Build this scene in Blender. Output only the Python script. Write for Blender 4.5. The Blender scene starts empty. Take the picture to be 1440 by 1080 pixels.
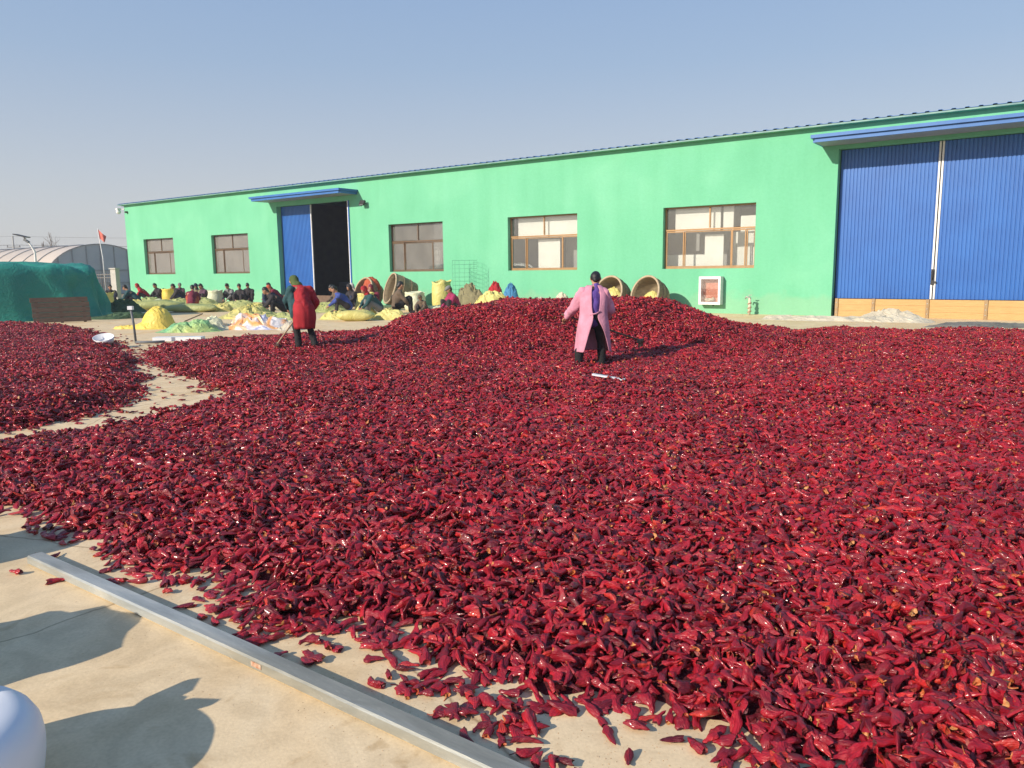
import bpy, math, random
import numpy as np
from mathutils import Vector, Matrix, noise as mnoise

# ------------------------------------------------------------------ scene, camera, sky, sun, exposure
sc = bpy.context.scene
COL = sc.collection
EYE, PITCH, ROLL, FPX = 1.75, 0.14723, -0.011625, 1086.2
cam_d = bpy.data.cameras.new("camera")
cam = bpy.data.objects.new("camera", cam_d); COL.objects.link(cam)
cam_d.sensor_width = 36.0; cam_d.lens = FPX / 1440 * 36.0
cam_d.clip_start = 0.05; cam_d.clip_end = 5000
_up0 = Vector((0, math.sin(PITCH), math.cos(PITCH))); _fw = Vector((0, math.cos(PITCH), -math.sin(PITCH)))
_c, _s = math.cos(ROLL), math.sin(ROLL)
_rt = Vector((_c, 0, 0)) + _up0 * _s; _up = Vector((-_s, 0, 0)) + _up0 * _c
cam.matrix_world = Matrix(((_rt.x, _up.x, -_fw.x, 0), (_rt.y, _up.y, -_fw.y, 0), (_rt.z, _up.z, -_fw.z, EYE), (0, 0, 0, 1)))
sc.camera = cam

SUN_EL = math.radians(26.0)
SDIR = Vector((0.81, 0.586, 0)).normalized()                 # the way shadows fall on the ground
world = bpy.data.worlds.new("World"); sc.world = world; world.use_nodes = True
wn = world.node_tree.nodes; wl_ = world.node_tree.links
sky = wn.new("ShaderNodeTexSky"); sky.sky_type = 'NISHITA'; sky.sun_disc = False
sky.sun_elevation = SUN_EL; sky.sun_rotation = math.atan2(-SDIR.x, -SDIR.y)
sky.altitude = 0; sky.air_density = 1.0; sky.dust_density = 1.5; sky.ozone_density = 1.5
# hazy winter sky: the clear sky washed with pale dust that thickens towards the horizon all round
_tc = wn.new("ShaderNodeTexCoord"); _sp = wn.new("ShaderNodeSeparateXYZ"); wl_.new(_tc.outputs['Generated'], _sp.inputs[0])
_rp = wn.new("ShaderNodeValToRGB"); _e = _rp.color_ramp.elements
for _ in range(3): _e.new(.5)
for _el, (_p, _c3) in zip(_e, [(0, (.84, .825, .825)), (.09, (.73, .765, .83)), (.24, (.48, .63, .86)), (.46, (.29, .49, .88)), (1, (.18, .36, .72))]): _el.position = _p; _el.color = (*_c3, 1)
wl_.new(_sp.outputs[2], _rp.inputs[0])
_ml = wn.new("ShaderNodeMix"); _ml.data_type = 'RGBA'; _ml.blend_type = 'MULTIPLY'; _ml.inputs[0].default_value = 1; _ml.inputs[7].default_value = (4.3, 4.3, 4.3, 1); wl_.new(_rp.outputs[0], _ml.inputs[6])
_mx = wn.new("ShaderNodeMix"); _mx.data_type = 'RGBA'; _mx.inputs[0].default_value = .84; wl_.new(sky.outputs[0], _mx.inputs[6]); wl_.new(_ml.outputs[2], _mx.inputs[7])
wl_.new(_mx.outputs[2], wn["Background"].inputs[0]); wn["Background"].inputs[1].default_value = 0.13
sun_d = bpy.data.lights.new("sun", 'SUN'); sun_d.energy = 4.5; sun_d.angle = math.radians(0.53); sun_d.color = (1.0, 0.89, 0.74)
sun = bpy.data.objects.new("sun", sun_d); COL.objects.link(sun)
sun.rotation_euler = Vector((SDIR.x * math.cos(SUN_EL), SDIR.y * math.cos(SUN_EL), -math.sin(SUN_EL))).to_track_quat('-Z', 'Y').to_euler()
sc.view_settings.view_transform = 'Standard'; sc.view_settings.look = 'None'
sc.view_settings.exposure = 0.45; sc.view_settings.gamma = 1.0
sc.render.engine = 'CYCLES'

# ------------------------------------------------------------------ helpers
class MB:
    def __init__(s): s.v = []; s.f = []; s.mi = []; s.cur = 0
    def add(s, vs, fs):
        o = len(s.v); s.v.extend([tuple(p) for p in vs])
        for f in fs: s.f.append(tuple(i + o for i in f)); s.mi.append(s.cur)
        return s
    def box(s, c, d, rz=0, mat=None):
        hx, hy, hz = d[0] / 2, d[1] / 2, d[2] / 2
        vs = [Vector((x, y, z)) for z in (-hz, hz) for y in (-hy, hy) for x in (-hx, hx)]
        if mat is not None: vs = [mat @ p for p in vs]
        elif rz: R = Matrix.Rotation(rz, 3, 'Z'); vs = [R @ p for p in vs]
        vs = [p + Vector(c) for p in vs]
        return s.add(vs, [(0, 2, 3, 1), (4, 5, 7, 6), (0, 1, 5, 4), (2, 6, 7, 3), (0, 4, 6, 2), (1, 3, 7, 5)])
    def bar(s, a, b, w, h, upv=(0, 0, 1)):
        a = Vector(a); b = Vector(b); t = (b - a); L = t.length; t.normalize()
        u = Vector(upv); x = t.cross(u)
        if x.length < 1e-4: x = t.cross(Vector((1, 0, 0)))
        x.normalize(); y = x.cross(t)
        M = Matrix((t, x, y)).transposed()
        return s.box((a + b) / 2, (L, w, h), mat=M)
    def tube(s, pts, rs, n=8, cap=True):
        pts = [Vector(p) for p in pts]
        if not hasattr(rs, '__len__'): rs = [rs] * len(pts)
        rings = []; px = None
        for i, p in enumerate(pts):
            t = (pts[min(i + 1, len(pts) - 1)] - pts[max(i - 1, 0)])
            if t.length < 1e-9: t = Vector((0, 0, 1))
            t.normalize()
            if px is None:
                px = t.cross(Vector((0, 0, 1)))
                if px.length < 1e-3: px = t.cross(Vector((1, 0, 0)))
            px = (px - t * px.dot(t)); px.normalize(); py = t.cross(px)
            rings.append([p + (px * math.cos(a) + py * math.sin(a)) * rs[i] for a in [2 * math.pi * k / n for k in range(n)]])
        vs = [q for r in rings for q in r]; fs = []
        for i in range(len(rings) - 1):
            for k in range(n):
                a = i * n + k; b = i * n + (k + 1) % n
                fs.append((a, b, b + n, a + n))
        if cap:
            fs.append(tuple(range(n - 1, -1, -1))); fs.append(tuple(range((len(rings) - 1) * n, len(rings) * n)))
        return s.add(vs, fs)
    def capsule(s, p0, r0, p1, r1, n=10):
        p0 = Vector(p0); p1 = Vector(p1); t = p1 - p0
        if t.length < 1e-5: t = Vector((0, 0, 1e-4)); p1 = p0 + t
        t.normalize(); pts = []; rs = []
        for a in (-1.45, -1.0, -.5, 0): pts.append(p0 + t * r0 * math.sin(a)); rs.append(r0 * math.cos(a))
        for a in (0, .5, 1.0, 1.45): pts.append(p1 + t * r1 * math.sin(a)); rs.append(r1 * math.cos(a))
        return s.tube(pts, rs, n)
    def ell(s, c, r, n=12, m=8, rot=None):
        vs = []; fs = []; c = Vector(c)
        for i in range(m + 1):
            ph = -math.pi / 2 + math.pi * (i + (0.02 if i == 0 else -0.02 if i == m else 0)) / m
            for k in range(n):
                a = 2 * math.pi * k / n
                p = Vector((r[0] * math.cos(ph) * math.cos(a), r[1] * math.cos(ph) * math.sin(a), r[2] * math.sin(ph)))
                if rot is not None: p = rot @ p
                vs.append(c + p)
        for i in range(m):
            for k in range(n):
                a = i * n + k; b = i * n + (k + 1) % n; fs.append((a, b, b + n, a + n))
        fs.append(tuple(range(n - 1, -1, -1))); fs.append(tuple(range(m * n, m * n + n)))
        return s.add(vs, fs)
    def lathe(s, prof, n=24, M=None):
        vs = []; fs = []
        for (r, z) in prof:
            for k in range(n):
                a = 2 * math.pi * k / n; vs.append(Vector((r * math.cos(a), r * math.sin(a), z)))
        if M is not None: vs = [M @ p for p in vs]
        for i in range(len(prof) - 1):
            for k in range(n):
                a = i * n + k; b = i * n + (k + 1) % n; fs.append((a, b, b + n, a + n))
        return s.add(vs, fs)
    def mesh(s, name):
        me = bpy.data.meshes.new(name); me.from_pydata(s.v, [], s.f); me.update(); return me
    def build(s, name, mat, parent=None, smooth=False, loc=None, rz=0, mats=None):
        me = s.mesh(name)
        for m in (mats or [mat]): me.materials.append(m)
        if mats: me.polygons.foreach_set('material_index', s.mi)
        if smooth: me.polygons.foreach_set('use_smooth', [True] * len(me.polygons))
        return link(name, me, parent, loc, rz)

def link(name, me, parent=None, loc=None, rz=0):
    o = bpy.data.objects.new(name, me); COL.objects.link(o)
    if parent is not None: o.parent = parent
    if loc is not None: o.location = loc
    if rz: o.rotation_euler = (0, 0, rz)
    return o
def tag(o, label, cat, group=None):
    o['label'] = label; o['category'] = cat
    if group: o['group'] = group
    return o
def thing(name, label, cat, loc=(0, 0, 0), rz=0, group=None):
    return tag(link(name, None, None, loc, rz), label, cat, group)
def struct(o): o['kind'] = 'structure'; return o

def nz(x, y, z=0.0): return mnoise.noise(Vector((x, y, z)))
def fbm(x, y, z=0.0, o=4):
    a = 1.0; t = 0.0
    for _ in range(o): t += a * mnoise.noise(Vector((x, y, z))); x *= 2.03; y *= 2.03; z *= 2.03; a *= .5
    return t

# ------------------------------------------------------------------ materials (all procedural)
def new_mat(name):
    m = bpy.data.materials.new(name); m.use_nodes = True
    return m, m.node_tree.nodes, m.node_tree.links, m.node_tree.nodes["Principled BSDF"]
def ramp(n, stops):
    r = n.new("ShaderNodeValToRGB"); e = r.color_ramp.elements
    while len(e) < len(stops): e.new(0.5)
    for el, (p, c) in zip(e, stops): el.position = p; el.color = (*c, 1)
    return r
def pm(name, c1, c2=None, scale=4.0, rough=.6, bump=0.0, bscale=30.0, metal=0.0, spec=.4, detail=5.0, stretch=None, coords='Object', sheen=0):
    m, n, l, b = new_mat(name)
    c2 = c2 or tuple(x * .75 for x in c1)
    tc = n.new("ShaderNodeTexCoord"); src = tc.outputs[coords]
    if stretch:
        mp = n.new("ShaderNodeMapping"); mp.inputs['Scale'].default_value = stretch; l.new(src, mp.inputs[0]); src = mp.outputs[0]
    t = n.new("ShaderNodeTexNoise"); t.inputs['Scale'].default_value = scale; t.inputs['Detail'].default_value = detail
    l.new(src, t.inputs['Vector'])
    r = ramp(n, [(.32, c1), (.68, c2)]); l.new(t.outputs[0], r.inputs[0]); l.new(r.outputs[0], b.inputs['Base Color'])
    b.inputs['Roughness'].default_value = rough; b.inputs['Metallic'].default_value = metal
    b.inputs['Specular IOR Level'].default_value = spec
    if bump:
        t2 = n.new("ShaderNodeTexNoise"); t2.inputs['Scale'].default_value = bscale; t2.inputs['Detail'].default_value = 6
        l.new(src, t2.inputs['Vector'])
        bp = n.new("ShaderNodeBump"); bp.inputs['Strength'].default_value = bump; bp.inputs['Distance'].default_value = .02
        l.new(t2.outputs[0], bp.inputs['Height']); l.new(bp.outputs[0], b.inputs['Normal'])
    return m

def concrete_mat():
    m, n, l, b = new_mat("concrete")
    tc = n.new("ShaderNodeTexCoord"); P = tc.outputs['Object']
    def noise(s, d=6, dist=0.0, vec=P):
        t = n.new("ShaderNodeTexNoise"); t.inputs['Scale'].default_value = s; t.inputs['Detail'].default_value = d
        t.inputs['Distortion'].default_value = dist; l.new(vec, t.inputs['Vector']); return t.outputs[0]
    big = ramp(n, [(.3, (.67, .50, .295)), (.5, (.76, .60, .385)), (.72, (.71, .495, .26))]); l.new(noise(.55, 6, 1.2), big.inputs[0])
    mid = ramp(n, [(.38, (.60, .58, .55)), (.6, (1, 1, 1))]); l.new(noise(2.6, 8, 2.2), mid.inputs[0])
    fine = ramp(n, [(.35, (.82, .80, .78)), (.62, (1.06, 1.05, 1.03))]); l.new(noise(60, 6), fine.inputs[0])
    st = ramp(n, [(.62, (1, 1, 1)), (.74, (.72, .66, .58))]); l.new(noise(1.3, 9, 3.5), st.inputs[0])
    def mul(a, bb, f):
        x = n.new("ShaderNodeMix"); x.data_type = 'RGBA'; x.blend_type = 'MULTIPLY'; x.inputs[0].default_value = f
        l.new(a, x.inputs[6]); l.new(bb, x.inputs[7]); return x.outputs[2]
    c = mul(big.outputs[0], mid.outputs[0], .34); c = mul(c, fine.outputs[0], .4); c = mul(c, st.outputs[0], .8)
    # sparse dark pits and grit
    v = n.new("ShaderNodeTexVoronoi"); v.inputs['Scale'].default_value = 22; l.new(P, v.inputs['Vector'])
    pit = ramp(n, [(.03, (.45, .36, .28)), (.07, (1, 1, 1))]); l.new(v.outputs['Distance'], pit.inputs[0]); c = mul(c, pit.outputs[0], .35)
    # hairline cracks
    v2 = n.new("ShaderNodeTexVoronoi"); v2.feature = 'DISTANCE_TO_EDGE'; v2.inputs['Scale'].default_value = .38
    mp = n.new("ShaderNodeMix"); mp.data_type = 'RGBA'; mp.inputs[0].default_value = .12
    nn = n.new("ShaderNodeTexNoise"); nn.inputs['Scale'].default_value = 3; nn.inputs['Detail'].default_value = 8; l.new(P, nn.inputs['Vector'])
    l.new(P, mp.inputs[6]); l.new(nn.outputs[1], mp.inputs[7]); l.new(mp.outputs[2], v2.inputs['Vector'])
    cr = ramp(n, [(.0, (.35, .3, .26)), (.0016, (1, 1, 1))]); l.new(v2.outputs['Distance'], cr.inputs[0]); c = mul(c, cr.outputs[0], .7)
    l.new(c, b.inputs['Base Color'])
    rr = ramp(n, [(.3, (.55, .55, .55)), (.7, (.8, .8, .8))]); l.new(noise(5, 5), rr.inputs[0]); l.new(rr.outputs[0], b.inputs['Roughness'])
    b.inputs['Specular IOR Level'].default_value = .12
    bp = n.new("ShaderNodeBump"); bp.inputs['Strength'].default_value = .14; bp.inputs['Distance'].default_value = .006
    ad = n.new("ShaderNodeMath"); ad.operation = 'ADD'; l.new(noise(90, 6), ad.inputs[0]); l.new(noise(7, 6, 1.0), ad.inputs[1])
    l.new(ad.outputs[0], bp.inputs['Height']); l.new(bp.outputs[0], b.inputs['Normal'])
    return m

def wall_mat():
    m, n, l, b = new_mat("green_plaster")
    tc = n.new("ShaderNodeTexCoord"); P = tc.outputs['Object']
    def noise(s, d=5, st=None, dist=0.0):
        src = P
        if st: mp = n.new("ShaderNodeMapping"); mp.inputs['Scale'].default_value = st; l.new(P, mp.inputs[0]); src = mp.outputs[0]
        t = n.new("ShaderNodeTexNoise"); t.inputs['Scale'].default_value = s; t.inputs['Detail'].default_value = d; t.inputs['Distortion'].default_value = dist
        l.new(src, t.inputs['Vector']); return t.outputs[0]
    a = ramp(n, [(.3, (.138, .44, .265)), (.52, (.150, .465, .283)), (.72, (.172, .49, .305))]); l.new(noise(.35, 6, None, .8), a.inputs[0])
    s = ramp(n, [(.30, (.90, .935, .92)), (.5, (1, 1, 1)), (.70, (1.07, 1.03, 1.06))]); l.new(noise(.8, 6, (1.6, 1, .28)), s.inputs[0])
    f = ramp(n, [(.3, (.93, .95, .93)), (.7, (1.03, 1.02, 1.03))]); l.new(noise(9, 6), f.inputs[0])
    def mul(x1, x2, fac):
        x = n.new("ShaderNodeMix"); x.data_type = 'RGBA'; x.blend_type = 'MULTIPLY'; x.inputs[0].default_value = fac
        l.new(x1, x.inputs[6]); l.new(x2, x.inputs[7]); return x.outputs[2]
    c = mul(mul(a.outputs[0], s.outputs[0], .8), f.outputs[0], .7)
    # splash dirt along the foot of the wall, ragged
    sp = n.new("ShaderNodeSeparateXYZ"); l.new(P, sp.inputs[0])
    md = n.new("ShaderNodeMath"); md.operation = 'MULTIPLY_ADD'; l.new(noise(1.6, 6), md.inputs[0]); md.inputs[1].default_value = -1.1; l.new(sp.outputs[2], md.inputs[2])
    dr = ramp(n, [(.0, (1, 1, 1)), (.25, (0, 0, 0))]); l.new(md.outputs[0], dr.inputs[0])
    mx = n.new("ShaderNodeMix"); mx.data_type = 'RGBA'; l.new(dr.outputs[0], mx.inputs[0])
    mm = n.new("ShaderNodeMath"); mm.operation = 'MULTIPLY'; mm.inputs[1].default_value = .22; l.new(dr.outputs[0], mm.inputs[0]); l.new(mm.outputs[0], mx.inputs[0])
    l.new(c, mx.inputs[6]); mx.inputs[7].default_value = (.36, .42, .27, 1)
    l.new(mx.outputs[2], b.inputs['Base Color']); b.inputs['Roughness'].default_value = .85; b.inputs['Specular IOR Level'].default_value = .2
    bp = n.new("ShaderNodeBump"); bp.inputs['Strength'].default_value = .35; bp.inputs['Distance'].default_value = .02
    l.new(noise(14, 8), bp.inputs['Height']); l.new(bp.outputs[0], b.inputs['Normal'])
    return m

def pepper_mat():
    m, n, l, b = new_mat("dried_pepper_skin")
    oi = n.new("ShaderNodeObjectInfo"); at = n.new("ShaderNodeAttribute"); at.attribute_name = "cv"
    ad = n.new("ShaderNodeMath"); ad.operation = 'ADD'; l.new(oi.outputs['Random'], ad.inputs[0]); l.new(at.outputs['Fac'], ad.inputs[1])
    fr = n.new("ShaderNodeMath"); fr.operation = 'FRACT'; l.new(ad.outputs[0], fr.inputs[0])
    r = ramp(n, [(0, (.115, .0065, .0125)), (.12, (.185, .0075, .016)), (.42, (.285, .0088, .020)), (.78, (.365, .0105, .023)), (.95, (.44, .0155, .0245)), (1, (.52, .04, .02))])
    l.new(fr.outputs[0], r.inputs[0])
    g = n.new("ShaderNodeNewGeometry")
    t = n.new("ShaderNodeTexNoise"); t.inputs['Scale'].default_value = .75; t.inputs['Detail'].default_value = 5; l.new(g.outputs['Position'], t.inputs['Vector'])
    rr = ramp(n, [(.34, (.74, .76, .80)), (.52, (1, 1, 1)), (.75, (1.12, 1.1, 1.0))]); l.new(t.outputs[0], rr.inputs[0])
    x = n.new("ShaderNodeMix"); x.data_type = 'RGBA'; x.blend_type = 'MULTIPLY'; x.inputs[0].default_value = .75
    l.new(r.outputs[0], x.inputs[6]); l.new(rr.outputs[0], x.inputs[7])
    tc = n.new("ShaderNodeTexCoord"); t2 = n.new("ShaderNodeTexNoise"); t2.inputs['Scale'].default_value = 55; t2.inputs['Detail'].default_value = 4
    l.new(tc.outputs['Object'], t2.inputs['Vector'])
    r2 = ramp(n, [(.3, (.62, .6, .62)), (.65, (1.1, 1.05, 1.05))]); l.new(t2.outputs[0], r2.inputs[0])
    y = n.new("ShaderNodeMix"); y.data_type = 'RGBA'; y.blend_type = 'MULTIPLY'; y.inputs[0].default_value = .8
    l.new(x.outputs[2], y.inputs[6]); l.new(r2.outputs[0], y.inputs[7])
    l.new(y.outputs[2], b.inputs['Base Color'])
    b.inputs['Roughness'].default_value = .38; b.inputs['Specular IOR Level'].default_value = .33
    b.inputs['Coat Weight'].default_value = .28; b.inputs['Coat Roughness'].default_value = .14
    bp = n.new("ShaderNodeBump"); bp.inputs['Strength'].default_value = 1.0; bp.inputs['Distance'].default_value = .008
    mp = n.new("ShaderNodeMapping"); mp.inputs['Scale'].default_value = (.22, 1, 1); l.new(tc.outputs['Object'], mp.inputs[0])
    t3 = n.new("ShaderNodeTexNoise"); t3.inputs['Scale'].default_value = 150; t3.inputs['Detail'].default_value = 4; l.new(mp.outputs[0], t3.inputs['Vector'])
    l.new(t3.outputs[0], bp.inputs['Height']); l.new(bp.outputs[0], b.inputs['Normal'])
    return m

def glass_mat(name, dust, dcol, refl=.10):
    m, n, l, b = new_mat(name); n.remove(b); out = n["Material Output"]
    tr = n.new("ShaderNodeBsdfTransparent"); tr.inputs[0].default_value = (.95, .965, .96, 1)
    gl = n.new("ShaderNodeBsdfGlossy"); gl.inputs['Roughness'].default_value = .02
    fr = n.new("ShaderNodeFresnel"); fr.inputs[0].default_value = 1.5
    ad = n.new("ShaderNodeMath"); ad.operation = 'ADD'; ad.inputs[1].default_value = refl; l.new(fr.outputs[0], ad.inputs[0])
    mx = n.new("ShaderNodeMixShader"); l.new(ad.outputs[0], mx.inputs[0]); l.new(tr.outputs[0], mx.inputs[1]); l.new(gl.outputs[0], mx.inputs[2])
    df = n.new("ShaderNodeBsdfDiffuse"); df.inputs[0].default_value = (*dcol, 1)
    t = n.new("ShaderNodeTexNoise"); t.inputs['Scale'].default_value = 1.7; t.inputs['Detail'].default_value = 6
    tc = n.new("ShaderNodeTexCoord"); l.new(tc.outputs['Object'], t.inputs['Vector'])
    rr = n.new("ShaderNodeMapRange"); rr.inputs[1].default_value = .3; rr.inputs[2].default_value = .7; rr.inputs[3].default_value = dust * .75; rr.inputs[4].default_value = dust * 1.25
    l.new(t.outputs[0], rr.inputs[0])
    m2 = n.new("ShaderNodeMixShader"); l.new(rr.outputs[0], m2.inputs[0]); l.new(mx.outputs[0], m2.inputs[1]); l.new(df.outputs[0], m2.inputs[2])
    l.new(m2.outputs[0], out.inputs[0])
    return m

def woven_mat(name, c1, c2, scale=3.0):
    m, n, l, b = new_mat(name)
    tc = n.new("ShaderNodeTexCoord"); P = tc.outputs['Object']
    t = n.new("ShaderNodeTexNoise"); t.inputs['Scale'].default_value = scale; t.inputs['Detail'].default_value = 6; l.new(P, t.inputs['Vector'])
    r = ramp(n, [(.3, c1), (.7, c2)]); l.new(t.outputs[0], r.inputs[0]); l.new(r.outputs[0], b.inputs['Base Color'])
    b.inputs['Roughness'].default_value = .5; b.inputs['Specular IOR Level'].default_value = .35
    w = n.new("ShaderNodeTexNoise"); w.inputs['Scale'].default_value = 4; w.inputs['Detail'].default_value = 4; w.inputs['Distortion'].default_value = 2.0; l.new(P, w.inputs['Vector'])
    bp = n.new("ShaderNodeBump"); bp.inputs['Strength'].default_value = .45; bp.inputs['Distance'].default_value = .08
    l.new(w.outputs[0], bp.inputs['Height']); l.new(bp.outputs[0], b.inputs['Normal'])
    return m

def print_mat():
    m, n, l, b = new_mat("printed_sack_plastic")
    tc = n.new("ShaderNodeTexCoord"); P = tc.outputs['Object']
    t = n.new("ShaderNodeTexNoise"); t.inputs['Scale'].default_value = .9; t.inputs['Detail'].default_value = 1.5; t.inputs['Distortion'].default_value = .6; l.new(P, t.inputs['Vector'])
    r = ramp(n, [(.0, (.62, .60, .62)), (.40, (.66, .64, .66)), (.44, (.72, .33, .10)), (.49, (.74, .42, .2)), (.53, (.66, .64, .68)), (.58, (.30, .35, .62)), (.62, (.62, .62, .70)), (.7, (.7, .66, .62))])
    l.new(t.outputs[0], r.inputs[0]); l.new(r.outputs[0], b.inputs['Base Color']); b.inputs['Roughness'].default_value = .4
    w = n.new("ShaderNodeTexNoise"); w.inputs['Scale'].default_value = 7; w.inputs['Detail'].default_value = 6; l.new(P, w.inputs['Vector'])
    bp = n.new("ShaderNodeBump"); bp.inputs['Strength'].default_value = .7; bp.inputs['Distance'].default_value = .05
    l.new(w.outputs[0], bp.inputs['Height']); l.new(bp.outputs[0], b.inputs['Normal'])
    return m

M = {}
M['concrete'] = concrete_mat(); M['wall'] = wall_mat(); M['pepper'] = pepper_mat()
def torn_mat():
    m, n, l, b = new_mat('pepper_torn_flesh')
    oi = n.new("ShaderNodeObjectInfo"); at = n.new("ShaderNodeAttribute"); at.attribute_name = "cv"
    ad = n.new("ShaderNodeMath"); ad.operation = 'MULTIPLY_ADD'; l.new(oi.outputs['Random'], ad.inputs[0]); ad.inputs[1].default_value = 7.3; l.new(at.outputs['Fac'], ad.inputs[2])
    fr = n.new("ShaderNodeMath"); fr.operation = 'FRACT'; l.new(ad.outputs[0], fr.inputs[0])
    r = ramp(n, [(0, (.06, .008, .012)), (.45, (.14, .010, .014)), (.70, (.28, .035, .014)), (.85, (.42, .11, .025)), (1, (.46, .24, .09))])
    tc = n.new("ShaderNodeTexCoord"); t = n.new("ShaderNodeTexNoise"); t.inputs['Scale'].default_value = 140; l.new(tc.outputs['Object'], t.inputs['Vector'])
    a2 = n.new("ShaderNodeMath"); a2.operation = 'MULTIPLY_ADD'; l.new(t.outputs[0], a2.inputs[0]); a2.inputs[1].default_value = .55; l.new(fr.outputs[0], a2.inputs[2])
    a3 = n.new("ShaderNodeMath"); a3.operation = 'SUBTRACT'; l.new(a2.outputs[0], a3.inputs[0]); a3.inputs[1].default_value = .275; a3.use_clamp = True
    l.new(a3.outputs[0], r.inputs[0]); l.new(r.outputs[0], b.inputs['Base Color']); b.inputs['Roughness'].default_value = .6
    return m
M['torn'] = torn_mat(); M['seed'] = pm('pepper_seed', (.55, .40, .18), (.30, .10, .05), 300, .6)
M['soil'] = pm('soil', (.22, .17, .11), (.28, .22, .14), .4, .95)

M['bed'] = pm('pepper_bed', (.12, .005, .010), (.05, .003, .006), 38, .8, 1.0, 50)  # under-layer darker than the peppers: shade of the gaps put into its colour
M['blue'] = pm('blue_steel', (.018, .105, .37), (.022, .125, .42), 1.2, .38, 0, spec=.5)
M['blue_dark'] = pm('blue_trim', (.032, .125, .36), (.042, .15, .41), 2, .45)
M['white_metal'] = pm('white_metal', (.62, .62, .62), (.74, .74, .72), 5, .45)
M['roof'] = pm('roof_sheet', (.05, .16, .42), (.07, .2, .46), 2, .4)
M['roof_trim'] = pm('eave_trim', (.20, .36, .30), (.12, .24, .24), 3, .5)
M['soffit'] = pm('soffit', (.22, .25, .26), (.28, .30, .30), 3, .6)
M['bronze'] = pm('bronze_frame', (.13, .085, .055), (.17, .11, .065), 4, .42, metal=.3)
M['tan_frame'] = pm('tan_frame', (.30, .17, .075), (.36, .22, .105), 4, .42, metal=.2)
M['glass_d'] = glass_mat('dusty_glass', .36, (.33, .31, .285), .14)
M['glass_m'] = glass_mat('smeared_glass', .16, (.36, .345, .32), .12)
M['glass_c'] = glass_mat('clear_glass', .05, (.5, .5, .48), .06)
M['mesh_screen'] = pm('insect_screen', (.20, .19, .18), (.26, .24, .22), 6, .8)
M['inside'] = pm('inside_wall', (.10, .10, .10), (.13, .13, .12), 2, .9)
M['inside_white'] = pm('inside_panel', (.86, .85, .81), (.80, .78, .74), 1.5, .7)
M['inside_grey'] = pm('inside_grey_panel', (.30, .30, .30), (.36, .35, .35), 1.5, .7)
M['plank'] = pm('barrier_plank', (.44, .265, .095), (.52, .33, .13), 3, .55, stretch=(1, 1, 14))
M['bracket'] = pm('bracket_steel', (.28, .18, .09), (.34, .24, .13), 6, .5, metal=.4)
M['oldwood'] = pm('old_wood', (.17, .11, .075), (.10, .065, .045), 5, .8, .4, 20, stretch=(1, 6, 6))
def galv_mat():
    m, n, l, b = new_mat('galvanised_steel'); tc = n.new("ShaderNodeTexCoord"); mp = n.new("ShaderNodeMapping"); mp.vector_type = 'TEXTURE'
    mp.inputs['Rotation'].default_value = (0, 0, math.atan2(-.5858, .8104)); mp.inputs['Scale'].default_value = (5, 1, 1); l.new(tc.outputs['Object'], mp.inputs[0]); P = mp.outputs[0]
    def noise(sc_, d=6, dist=0.0):
        t = n.new("ShaderNodeTexNoise"); t.inputs['Scale'].default_value = sc_; t.inputs['Detail'].default_value = d; t.inputs['Distortion'].default_value = dist; l.new(P, t.inputs['Vector']); return t.outputs[0]
    a = ramp(n, [(.3, (.30, .315, .30)), (.55, (.40, .415, .395)), (.75, (.50, .50, .46))]); l.new(noise(9, 8, 1.5), a.inputs[0])
    d = ramp(n, [(.42, (1, 1, 1)), (.62, (.72, .66, .56))]); l.new(noise(3.2, 8, .8), d.inputs[0])
    sc2 = ramp(n, [(.62, (1, 1, 1)), (.70, (1.5, 1.5, 1.5))]); l.new(noise(45, 4, 3), sc2.inputs[0])
    x = n.new("ShaderNodeMix"); x.data_type = 'RGBA'; x.blend_type = 'MULTIPLY'; x.inputs[0].default_value = .8; l.new(a.outputs[0], x.inputs[6]); l.new(d.outputs[0], x.inputs[7])
    y = n.new("ShaderNodeMix"); y.data_type = 'RGBA'; y.blend_type = 'MULTIPLY'; y.inputs[0].default_value = .5; l.new(x.outputs[2], y.inputs[6]); l.new(sc2.outputs[0], y.inputs[7])
    l.new(y.outputs[2], b.inputs['Base Color']); b.inputs['Metallic'].default_value = .35; b.inputs['Roughness'].default_value = .46
    bp = n.new("ShaderNodeBump"); bp.inputs['Strength'].default_value = .3; bp.inputs['Distance'].default_value = .004; l.new(noise(70, 5), bp.inputs['Height']); l.new(bp.outputs[0], b.inputs['Normal'])
    return m
M['galv'] = galv_mat()
M['rust'] = pm('rust', (.35, .13, .06), (.5, .4, .3), 40, .8)
M['tarp'] = woven_mat('green_tarp', (.018, .20, .155), (.026, .25, .19), 1.0)
M['net'] = pm('green_net', (.03, .07, .03), (.06, .11, .05), 6, .9, .8, 20)
M['sack_y'] = woven_mat('yellow_woven_sack', (.50, .45, .13), (.60, .54, .20), 2.5)
M['sack_g'] = woven_mat('green_woven_sack', (.30, .33, .11), (.40, .42, .17), 2.5)
M['sack_w'] = woven_mat('pale_woven_sack', (.55, .56, .36), (.62, .62, .46), 2.5)
M['yellow_cover'] = woven_mat('yellow_cover', (.68, .50, .07), (.74, .58, .13), 2.0)
M['print'] = print_mat()
M['tarp_pale'] = woven_mat('pale_tarp', (.40, .36, .28), (.48, .445, .36), 1.5)
M['mat_dark'] = pm('dark_mat', (.10, .10, .095), (.17, .165, .15), 3, .8, .5, 12)
M['green_sheet'] = woven_mat('green_sheet', (.10, .40, .22), (.45, .50, .15), 1.2)
M['basket'] = pm('basket_fibre', (.30, .235, .145), (.20, .155, .09), 5, .8, .8, 60, stretch=(1, 1, 5))
M['basket_rim'] = pm('basket_rim', (.44, .35, .24), (.36, .28, .18), 8, .7)
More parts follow.
